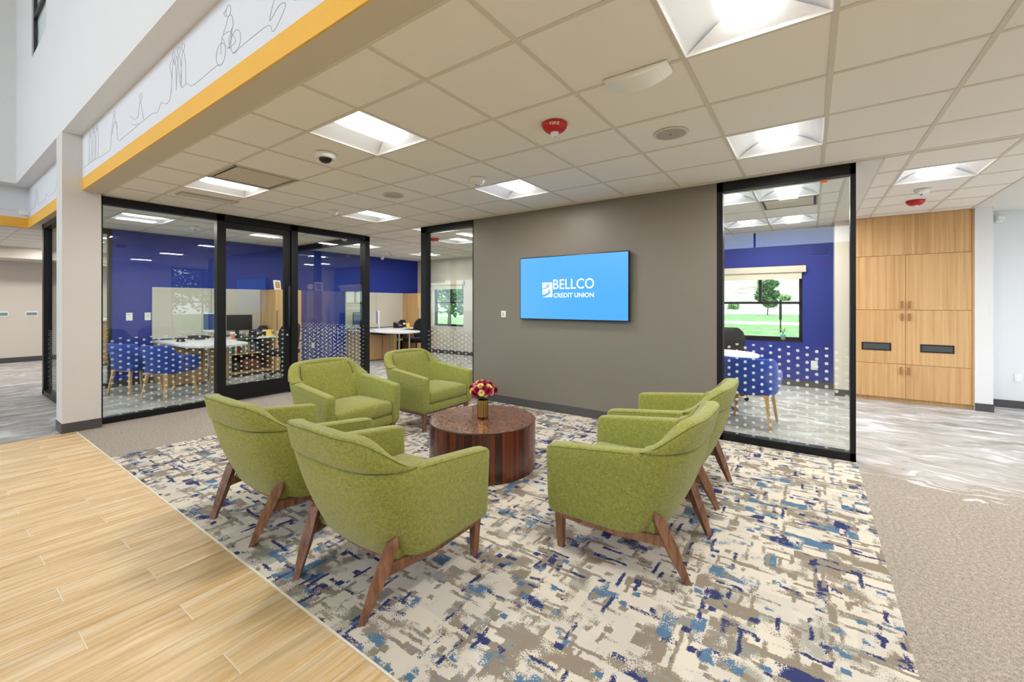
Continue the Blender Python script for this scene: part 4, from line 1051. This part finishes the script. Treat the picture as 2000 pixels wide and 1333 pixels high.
# ================================================================== OFFICE FURNITURE
def make_blue_chair():
    R = empty('blue_armchair')
    def pl(q, lvl):
        a, yc, b, yf = ((.255, .0, .225, .25), (.285, -.03, .265, .275))[lvl]
        if q < .42: return (a, yf+(yc-yf)*q/.42)
        th = (q-.42)/.58*PI/2; return (a*max(0, math.cos(th))**(.8), yc-b*math.sin(th)**(.8))
    def P3(q, s, z, off=0):
        f = (z-.36)/.3; p0, p1 = pl(q, 0), pl(q, 1); x, y = p0[0]+(p1[0]-p0[0])*f, p0[1]+(p1[1]-p0[1])*f
        n = Vector((-x, -.15*y-.0 if q < .42 else -y-.03, 0)).normalized() if q > .3 else Vector((-1, 0, 0))
        p = Vector((x, y, z))+n*off; return Vector((p.x*s, p.y, p.z))
    def zt(q): t = max(0, min(1, (q-.40)/.22)); t = t*t*(3-2*t); return .62+.02*q+.15*t
    qs = [0, .1, .2, .3, .38, .42]+[.42+.58*i/12 for i in range(1, 13)]
    rings = []
    for q, s in [(q, 1) for q in qs]+[(q, -1) for q in reversed(qs[:-1])]:
        z1 = zt(q)-(.05 if q == 0 else 0); z0 = .36+(.08 if q == 0 else .05*max(0, 1-q/.35))
        c = [P3(q, s, z0, .02), P3(q, s, z0+.03, 0), P3(q, s, (z0+z1)/2, -.004), P3(q, s, z1-.02, 0), P3(q, s, z1, .018), P3(q, s, z1-.004, .04), P3(q, s, z1-.03, .055), P3(q, s, z0+.02, .06)]
        rings.append(c)
    m = 8; v = [p for r in rings for p in r]; f = [(i*m+k, i*m+(k+1) % m, (i+1)*m+(k+1) % m, (i+1)*m+k) for i in range(len(rings)-1) for k in range(m)]
    f += [tuple(range(m)), tuple((len(rings)-1)*m+k for k in range(m-1, -1, -1))]
    MB().add(v, f, True).build('shell', 'blue_wool', R)
    vv, ff = rbox(.235, .24, .05, .03, 2, .012); MB().add([Vector(p)+Vector((0, .03, .415)) for p in vv], ff, True).build('seat', 'blue_wool', R)
    for sx in (-1, 1):
        for sy in (-1, 1): MB().bar((sx*.225, sy*.235, 0), (sx*.175, sy*.185, .385), .024, .026, .04, .036).build('leg', 'ash_leg', R)
        MB().bar((sx*.175, -.19, .365), (sx*.175, .19, .375), .028, .03).build('rail', 'ash_leg', R)
    MB().bar((-.175, -.188, .37), (.175, -.188, .37), .03, .028, side=(0,1,0)).build('rail', 'ash_leg', R)
    return R
bcz = make_blue_chair()
for i, (x, y, r, l) in enumerate([(-7.84, 2.23, .35, 'blue upholstered armchair with ash legs behind the dotted glass, in front of the desk'), (-8.62, 2.02, .35, 'blue upholstered armchair in the corner office, nearer the blue wall'), (-.56, 5.62, -.08, 'blue upholstered armchair behind the right glass panel at the white table')]):
    o = bcz if i == 0 else copy_tree(bcz)
    o.location = (x, y, 0); o.rotation_euler = (0, 0, r); tag(o, l, 'armchair', 'blue armchairs in the offices')
def make_task_chair():
    R = empty('task_chair')
    for i in range(5):
        a = 2*PI*i/5+.3; c, s = math.cos(a), math.sin(a)
        g = MB().bar((0, 0, .10), (.29*c, .29*s, .075), .04, .035, .025, .022, side=(-s, c, 0)).build('base_arm', 'plastic_black', R)
        MB().cyl((0, 0), .028, -.012, .012, 14, mtx=Matrix.Translation((.29*c, .29*s, .028)) @ Matrix.Rotation(a+PI/2, 4, 'Z') @ Matrix.Rotation(PI/2, 4, 'Y')).tube([(.29*c, .29*s, .028), (.29*c, .29*s, .075)], .008, 6).build('caster', 'plastic_black', g)
    MB().cyl((0, 0), .032, .08, .25, 16).cyl((0, 0), .02, .25, .42, 16).build('gas_column', 'plastic_black', R)
    MB().bbox(-.12, .12, -.12, .12, .40, .45, .01).build('mechanism', 'plastic_black', R)
    vv, ff = rbox(.24, .24, .04, .03, 2, .01); MB().add([Vector(p)+Vector((0, .02, .485)) for p in vv], ff, True).build('seat', 'black_fabric', R)
    v = []; f = []; nu, nv = 8, 8
    for t in (0, -.025):
        for j in range(nv+1):
            w = j/nv; hw = .22*(.86+.14*math.sin(PI*w))*(1 if w < .8 else 1-.35*((w-.8)/.2)**2)
            for i in range(nu+1):
                u = -1+2*i/nu; v.append((u*hw, -.23-.07*w*w+.035*u*u+.035*math.sin(PI*w*1.1)*.6+t, .56+.46*w))
    K = (nu+1)*(nv+1)
    for j in range(nv):
        for i in range(nu): a = j*(nu+1)+i; f += [(a, a+1, a+nu+2, a+nu+1), (K+a, K+a+nu+1, K+a+nu+2, K+a+1)]
    for i in range(nu): a = nv*(nu+1)+i; f += [(i, K+i, K+i+1, i+1), (a, a+1, K+a+1, K+a)]
    for j in range(nv): a = j*(nu+1); f += [(a, a+nu+1, K+a+nu+1, K+a), (a+nu, K+a+nu, K+a+2*nu+1, a+2*nu+1)]
    MB().add(v, f, True).build('backrest', 'black_fabric', R)
    MB().tube([(0, -.08, .42), (0, -.26, .45), (0, -.29, .60), (0, -.285, .74)], .022, 8).build('back_support', 'plastic_black', R)
    for s in (-1, 1):
        ar = MB().tube([(s*.16, 0, .43), (s*.29, 0, .46), (s*.30, -.01, .56), (s*.29, 0, .655)], .014, 6).build('armrest', 'plastic_black', R)
        MB().bbox(s*.29-.045, s*.29+.045, -.12, .14, .65, .68, .012).build('arm_pad', 'plastic_black', ar)
    return R
tcx = make_task_chair()
for i, (x, y, r, l) in enumerate([(-8.15, 4.02, 1.75, 'black task chair behind the glass office door'), (-8.15, 7.35, 1.45, 'black task chair at the back office desk by the window'), (-1.02, 6.95, PI, 'black task chair behind the white table in the right office')]):
    o = tcx if i == 0 else copy_tree(tcx)
    o.location = (x, y, 0); o.rotation_euler = (0, 0, r); tag(o, l, 'office chair', 'black task chairs')
def arc(cx, cy, r, a0, a1, n=14): return [(cx+r*math.cos(math.radians(a0+(a1-a0)*i/n)), cy+r*math.sin(math.radians(a0+(a1-a0)*i/n))) for i in range(n+1)]
def make_desk(label, y0):
    """desk along the blue wall: back worktop, D-ended peninsula, wood pedestal, open shelf; y0 = its left end"""
    D = empty('office_desk', (XB, y0, 0), label=label, cat='desk')
    top = [(.014, 0), (.62, 0)]+[(1.2, -.02)]+arc(1.62, .40, .43, -85, 85)+[(1.2, .86), (.85, .92), (.70, 1.05), (.68, 1.78), (.014, 1.78)]
    MB().prism(top, .712, .74).build('worktop', 'laminate_white', D)
    B('pedestal', .02, .80, .02, .94, .02, .708, 'oak_laminate', D)
    MB().box(.78, .812, .01, .03, .0, .70).build('end_panel', 'oak_laminate', D)
    for a in (.03, .49): d = B('pedestal_door', .80, .815, a, a+.44, .05, .70, 'oak_laminate', D); B('handle', .815, .825, a+.2, a+.24, .6, .61, 'steel', d)
    sh = [B('shelf_side', .03, .62, .97, .99, 0, .708, 'oak_laminate', D), B('shelf_side', .03, .62, 1.755, 1.775, 0, .708, 'oak_laminate', D)]
    B('shelf_board', .03, .62, .99, 1.755, .06, .085, 'oak_laminate', D); B('shelf_board', .03, .62, .99, 1.755, .42, .445, 'oak_laminate', D); B('shelf_back', .02, .035, .97, 1.775, .0, .708, 'plastic_black', D)
    for x, y in ((1.72, .25), (1.72, .55)): MB().cyl((x, y), .022, .01, .712, 14).cyl((x, y), .04, 0, .012, 16).build('leg', 'chrome', D)
    B('keyboard_tray', .85, 1.35, .12, .75, .655, .70, 'plastic_black', D)
    return D
desk1 = make_desk('white-topped desk with oak pedestal in the corner office', 2.42)
desk2 = make_desk('white-topped desk with oak pedestal in the back office', 6.18)
def tower(y0, label):
    T = empty('wardrobe_cabinet', (XB, y0, 0), label=label, cat='cabinet')
    B('carcass', .014, .60, 0, .54, .03, 1.67, 'oak_laminate', T); B('plinth', .03, .56, .02, .52, 0, .03, 'plastic_black', T)
    d = B('door', .602, .62, .003, .537, .04, 1.665, 'oak_laminate', T); B('handle', .62, .635, .03, .045, .85, 1.25, 'steel', d)
tower(4.21, 'tall oak wardrobe cabinet in the corner office with a photo frame on top')
tower(7.985, 'tall oak wardrobe cabinet in the back office by the window')
for y0, y1, l in ((2.42, 4.20, 'beige tack panel on the blue wall above the corner office desk'), (6.18, 7.98, 'beige tack panel on the blue wall above the back office desk')):
    t = empty('tack_panel', (XB, 0, 0), label=l, cat='board')
    m = (y0+y1)/2
    B('fabric_panel', 0, .025, y0, m-.003, .76, 1.66, 'tackboard', t); B('fabric_panel', 0, .025, m+.003, y1, .76, 1.66, 'tackboard', t); B('top_rail', 0, .03, y0, y1, 1.66, 1.675, 'tack_panel', t)
def monitor(loc, rz, label, white=False, on=False, w=.52, h=.30):
    t = empty('monitor', loc, rz, label=label, cat='monitor')
    c = 'plastic_white' if white else 'plastic_black'
    B('panel', -w/2, w/2, -.018, .018, .13, .13+h, c, t, r=.005)
    B('screen', -w/2+.012, w/2-.012, -.0195, -.0178, .145 if not white else .17, .118+h, 'desktop_glow' if on else 'screen_off', t)
    MB().bbox(-.03, .03, .018, .04, .02, .25, .005).build('neck', c, t); MB().bbox(-.11, .11, -.08, .10, 0, .014, .005, 2).build('foot', c, t)
# screens face -Y in local space
monitor((-8.82, 3.16, .74), .35, 'white-framed monitor with picture on the corner office desk, behind the left pane', True, True, .5, .34)
monitor((-9.05, 3.62, .74), PI/2-.35, 'black monitor on the corner office desk seen through the door', False, False, .50, .30)
monitor((-8.72, 6.62, .74), -.55, 'white-framed monitor seen edge-on on the back office desk', True, True, .5, .34)
monitor((-9.1, 6.42, .74), PI/2-.2, 'glowing monitor on the back office desk seen through the dotted return glass', False, True, .42, .30)
def phone(loc, rz, label):
    t = empty('desk_phone', loc, rz, label=label, cat='phone')
    MB().add([(-.1,-.09,0),(.1,-.09,0),(.1,.09,0),(-.1,.09,0),(-.1,-.09,.03),(.1,-.09,.03),(.1,.08,.13),(-.1,.08,.13)], [(3,2,1,0),(4,5,6,7),(0,1,5,4),(1,2,6,5),(2,3,7,6),(3,0,4,7)]).build('body', 'plastic_black', t)
    MB().tube([(-.075, -.08, .06), (-.08, -.06, .075), (-.08, .05, .135), (-.075, .075, .13)], .02, 8).build('handset', 'plastic_black', t)
    R = Matrix.Translation((.03, .0, .085)) @ Matrix.Rotation(math.atan2(.1, .17), 4, 'X')
    MB().box(-.055, .055, .01, .07, 0, .004, R).build('display', 'desktop_glow', t)
    for i in range(3):
        for j in range(3): MB().box(-.035+.03*i, -.015+.03*i, -.07+.025*j, -.054+.025*j, 0, .006, R).build('key', 'plastic_grey', t)
phone((-9.0, 3.95, .74), PI/2+.2, 'black desk phone beside the oak wardrobe in the corner office')
phone((-8.95, 7.45, .74), PI/2, 'black desk phone on the back office desk')
def printer(loc, rz, label):
    t = empty('label_printer', loc, rz, label=label, cat='printer')
    MB().bbox(-.07, .07, -.09, .09, 0, .16, .02).build('body', 'plastic_black', t); MB().bbox(-.06, .06, -.08, .04, .155, .20, .02).build('lid', 'plastic_black', t); MB().box(-.04, .04, -.094, -.088, .08, .12).build('paper_slot', 'paper', t)
printer((-9.13, 4.12, .74), PI/2, 'black label printer next to the oak wardrobe in the corner office')
printer((-9.12, 7.72, .74), PI/2, 'black label printer beside the back office phone')
for x, y, l in ((-8.84, 4.10, 'yellow note card standing between phone and printer in the corner office'), (-8.76, 7.60, 'yellow note card standing by the back office phone')):
    t = empty('note_card', (x, y, .74), label=l, cat='card'); MB().add([(0, -.05, 0), (.04, -.05, 0), (.01, -.05, .13), (0, .05, 0), (.04, .05, 0), (.01, .05, .13)], [(0,1,2), (5,4,3), (1,4,5,2), (0,2,5,3), (0,3,4,1)]).build('card', 'note_yellow', t)
t = empty('keyboard', (-8.74, 3.64, .74), PI/2, label='black keyboard on the corner office desk', cat='keyboard'); MB().bbox(-.2, .2, -.07, .07, 0, .018, .005).build('base', 'plastic_black', t)
t = empty('coffee_cup', (-8.58, 3.36, .74), label='orange paper coffee cup with pale lid on the corner office desk', cat='cup')
MB().lathe([(.03, 0), (.041, .105)], 24).build('cup', 'orange_cup', t); MB().lathe([(.044, .105), (.044, .115), (.036, .122), (.0, .122)], 24, caps=False).build('lid', 'paper', t)
t = empty('name_plate', (-8.72, 2.62, .74), .4, label='small black name plate at the left end of the corner office desk', cat='sign'); MB().add([(-.07,-.02,0),(.07,-.02,0),(.07,.03,0),(-.07,.03,0),(-.07,.01,.05),(.07,.01,.05)], [(3,2,1,0),(0,1,5,4),(2,3,4,5),(1,2,5),(3,0,4)]).build('block', 'plastic_black', t)
t = empty('desk_tray', (-9.1, 3.0, .74), label='black document tray under the monitors on the corner office desk', cat='tray'); MB().box(-.16, .16, -.12, .12, 0, .01).box(-.16, -.15, -.12, .12, .01, .06).box(.15, .16, -.12, .12, .01, .06).box(-.15, .15, .11, .12, .01, .06).build('tray', 'plastic_black', t)
t = empty('photo_frame', (-9.0, 4.36, 1.67), PI/2+.3, label='white photo frame with a small printed picture on the wardrobe cabinet', cat='picture frame')
R = Matrix.Rotation(-.15, 4, 'X'); MB().box(-.085, .085, -.006, .006, .004, .20, R).build('frame', 'paper', t); MB().box(-.055, .055, -.0075, -.006, .035, .165, R).build('picture', 'terracotta', t); MB().bar((0, .006, .12), (0, .07, .0), .03, .006).build('strut', 'paper', t)
t = empty('table_clock', (-8.97, 4.58, 1.67), PI/2+.2, label='small round clock on the wardrobe cabinet', cat='clock')
R = Matrix.Translation((0, 0, .085)) @ Matrix.Rotation(PI/2, 4, 'X'); MB().lathe([(.07, -.02), (.07, .02), (.062, .024)], 28, mtx=R).build('case', 'brass_vase', t); MB().cyl((0, 0), .058, .024, .026, 28, mtx=R).build('dial', 'paper', t)
MB().box(-.003, .003, -.03, -.027, .085, .125).box(0, .03, -.03, -.027, .083, .088).build('hand', 'plastic_black', t); MB().bbox(-.04, .04, -.025, .025, 0, .018, .005).build('foot', 'plastic_black', t)
# on the open shelf below
def bag(loc, rz, label, m, w, d, h):
    t = empty('handbag', loc, rz, label=label, cat='bag')
    vv, ff = rbox(w/2, d/2, h/2, min(w, d, h)*.35, 3); MB().add([(p[0]*(1-.22*(p[2]+h/2)/h), p[1]*(1-.4*(p[2]+h/2)/h), p[2]+h/2) for p in vv], ff, True).build('body', m, t)
    MB().tube([(-w*.28, -d*.25, h*.8), (-w*.2, -d*.3, h*1.12), (0, -d*.32, h*1.2), (w*.2, -d*.3, h*1.12), (w*.28, -d*.25, h*.8)], .008, 6).build('strap', m, t)
bag((-9.10, 3.88, .085), PI/2, 'brown leather bag on the lower shelf behind the glass door', 'brown_leather', .40, .26, .24)
bag((-9.12, 3.56, .085), PI/2, 'black bag on the lower shelf left of the brown bag', 'black_fabric', .22, .22, .26)
bk = [('book_teal', .06, .20, 'thick teal binder at the left end of the shelf under the corner office desk'), ('paper', .04, .22, 'white binder right of the thick teal one under the corner office desk'), ('book_red', .05, .21, 'red binder on the shelf under the corner office desk'), ('plastic_grey', .045, .18, 'short grey binder beside the red one under the corner office desk'),
      ('paper', .035, .215, 'white binder between grey and tan ones under the corner office desk'), ('book_tan', .055, .20, 'tan binder on the shelf under the corner office desk'), ('book_blue', .03, .23, 'tall slim blue binder under the corner office desk'), ('book_tan', .03, .17, 'short tan book beside the tall blue binder under the corner office desk'), ('book_blue', .05, .19, 'wide blue binder at the right end of the shelf under the corner office desk')]
y = 3.46
for m, w, hgt, l in bk:
    t = empty('book', (-9.05, y, .445), label=l, cat='book', group='binders under the corner office desk')
    MB().box(-.12, .12, .002, w-.002, 0, hgt).build('block', 'paper', t); MB().box(-.122, .1205, 0, .003, 0, hgt+.003).box(-.122, .1205, w-.003, w, 0, hgt+.003).box(.118, .1225, 0, w, 0, hgt+.003).build('cover', m, t)
    y += w+.012
# right office table
t = empty('round_meeting_table', (-1.04, 6.12, 0), label='white oval meeting table behind the right glass panel', cat='table')
MB().lathe([(.50, .70), (.52, .712), (.52, .733), (.50, .74)], 48).build('table_top', 'laminate_white', t); MB().cyl((0, 0), .035, .02, .70, 20).build('column', 'chrome', t); MB().lathe([(.28, 0), (.28, .012), (.05, .03)], 32).build('base', 'chrome', t)
t = empty('desk_mouse', (-.93, 6.22, .74), label='white mouse on the meeting table behind the right glass', cat='mouse'); MB().add(*rbox(.033, .055, .016, .015, 3), True, Matrix.Translation((0, 0, .016))).build('shell', 'plastic_white', t)
t = empty('potted_flower', (-.385, YE+.05, wr[2]), label='small teal pot with yellow flowers on the sill of the right window', cat='plant')
MB().lathe([(.03, 0), (.038, .035)], 20).build('saucer', 'terracotta', t); MB().lathe([(.036, .035), (.045, .095), (.0, .095)], 20, caps=False).build('pot', 'teal_pot', t)
for i in range(6):
    a = i*1.05; r = .02+.035*(i % 3)/2; MB().tube([(0, 0, .09), (r*.5*math.cos(a), r*.5*math.sin(a), .14), (r*math.cos(a), r*math.sin(a), .155+.03*(i % 2))], .003, 5).build('stem', 'leaf_green', t)
    o = bpy.data.objects.new('yellow_flower', fm['petal_yellow']); link(o, t); o.location = (r*math.cos(a), r*math.sin(a), .16+.03*(i % 2)); o.scale = (.7, .7, .7)
# far-left service counter seen through the side glass
t = empty('service_counter', (-13.2, 3.4, 0), label='oak service counter with white top seen past the glass end post', cat='counter')
B('body', -.35, .35, -1.2, 1.2, .08, 1.0, 'oak_laminate', t); B('plinth', -.3, .3, -1.15, 1.15, 0, .08, 'plastic_black', t); B('counter_top', -.4, .4, -1.25, 1.25, 1.0, 1.04, 'laminate_white', t)

# ================================================================== OUTSIDE
ST('ground_lawn', 'green lawn outside the windows', -60, 60, YE+.2, 36, -.3, -.15, 'lawn')
ST('ground_walk', 'pale concrete walk across the lawn', -60, 60, 36, 41, -.3, -.13, 'concrete')
ST('ground_verge', 'strip of grass beyond the walk', -80, 80, 41, 70, -.3, -.15, 'lawn')
ST('ground_road', 'pale road beyond the grass', -120, 120, 70, 98, -.3, -.14, 'asphalt')
v = []; f = []; nx, ny = 40, 14; rh = random.Random(2)
for j in range(ny+1):
    for i in range(nx+1):
        yy = 98+j*7; v.append((-150+i*7.5, yy, -.15+(0 if j == 0 else (yy-98)*.16+rh.uniform(-.5, .5))))
f = [(j*(nx+1)+i, j*(nx+1)+i+1, (j+1)*(nx+1)+i+1, (j+1)*(nx+1)+i) for j in range(ny) for i in range(nx)]
tag(MB().add(v, f, True).build('ground_hillside', 'dry_hill'), 'dry pale hillside beyond the road', kind='structure')
ST('ground_east', 'pale paved ground outside the right windows and the lobby entrance', 3.55, 60, -60, YE+.2, -.3, -.15, 'concrete')
ST('ground_entry', 'pale paved ground in front of the lobby entrance', -60, 3.55, -60, -7, -.3, -.15, 'concrete')
def tree(x, y, h, r, label, nleaf, seed, m='leaf_tree', z=-.15, leaf=.12):
    rg = random.Random(seed); t = empty('tree', (x, y, z), label=label, cat='tree')
    b = MB().tube([(0, 0, 0), (.05, .02, h*.3), (-.04, .05, h*.55), (0, 0, h*.8)], .1, 8, radii=[.05*r, .04*r, .03*r, .012*r])
    for i in range(6):
        a = i*1.05; b.tube([(0, 0, h*(.28+.05*i)), (math.cos(a)*r*.4, math.sin(a)*r*.4, h*(.42+.06*i)), (math.cos(a)*r*.75, math.sin(a)*r*.75, h*(.5+.06*i))], .03, 5, radii=[.022*r, .014*r, .006*r])
    b.build('trunk', 'bark', t)
    vv = []; ff = []
    cl = [(rg.uniform(-.6, .6)*r, rg.uniform(-.6, .6)*r, h*rg.uniform(.35, .95), r*rg.uniform(.3, .5)) for _ in range(26)]
    for i in range(nleaf):
        c = rg.choice(cl); d = Vector((rg.gauss(0, 1), rg.gauss(0, 1), rg.gauss(0, 1))).normalized()*c[3]*rg.uniform(.5, 1); p = Vector(c[:3])+d
        a = Vector((rg.gauss(0, 1), rg.gauss(0, 1), rg.gauss(0, .5))).normalized()*leaf; bb = a.cross(Vector((rg.gauss(0, 1), rg.gauss(0, 1), rg.gauss(0, 1)))).normalized()*leaf*.6
        k = len(vv); vv += [p-a, p+bb, p+a, p-bb]; ff.append((k, k+1, k+2, k+3))
    tag(MB().add(vv, ff, False).build('foliage', m, t), kind='stuff')
tree(-13.2, 15.5, 4.6, 2.4, 'leafy green tree filling the view of the left window', 9000, 1)
tree(-18.6, 19.5, 5.2, 2.6, 'second leafy tree behind the left window tree', 5000, 4)
tree(-4.7, 66, 4.7, 1.5, 'young conifer at the roadside in the right window', 3000, 5, 'leaf_tree', leaf=.2)
for i, (x, y, l) in enumerate([(-17.5, 104, 'shrub low on the hillside at the left of the right window'), (-7.4, 106, 'shrub on the hillside right of the roadside conifer'), (-13.5, 101, 'shrub on the hillside nearest the road'), (-4.6, 112, 'rightmost shrub high on the hillside'), (-21, 112, 'leftmost shrub high on the hillside')]):
    tree(x, y, 1.7, 1.25, l, 400, 20+i, 'leaf_light', z=-.15+(y-98)*.16-.7, leaf=.3)
tree(12, 5.6, 5.0, 2.6, 'leafy tree outside the right window wall, nearer the lobby', 5000, 8); tree(13, 10.4, 5.0, 2.6, 'leafy tree outside the right window wall, farther from the lobby', 5000, 9)
t = empty('sign_post', (-1.3, 26.5, -.15), label='dark slim post standing on the lawn outside the right window', cat='post')
MB().cyl((0, 0), .035, 0, .7, 10).build('pole', 'frame_black', t); MB().bbox(-.06, .06, -.04, .04, .68, 1.75, .02).build('marker', 'frame_black', t)
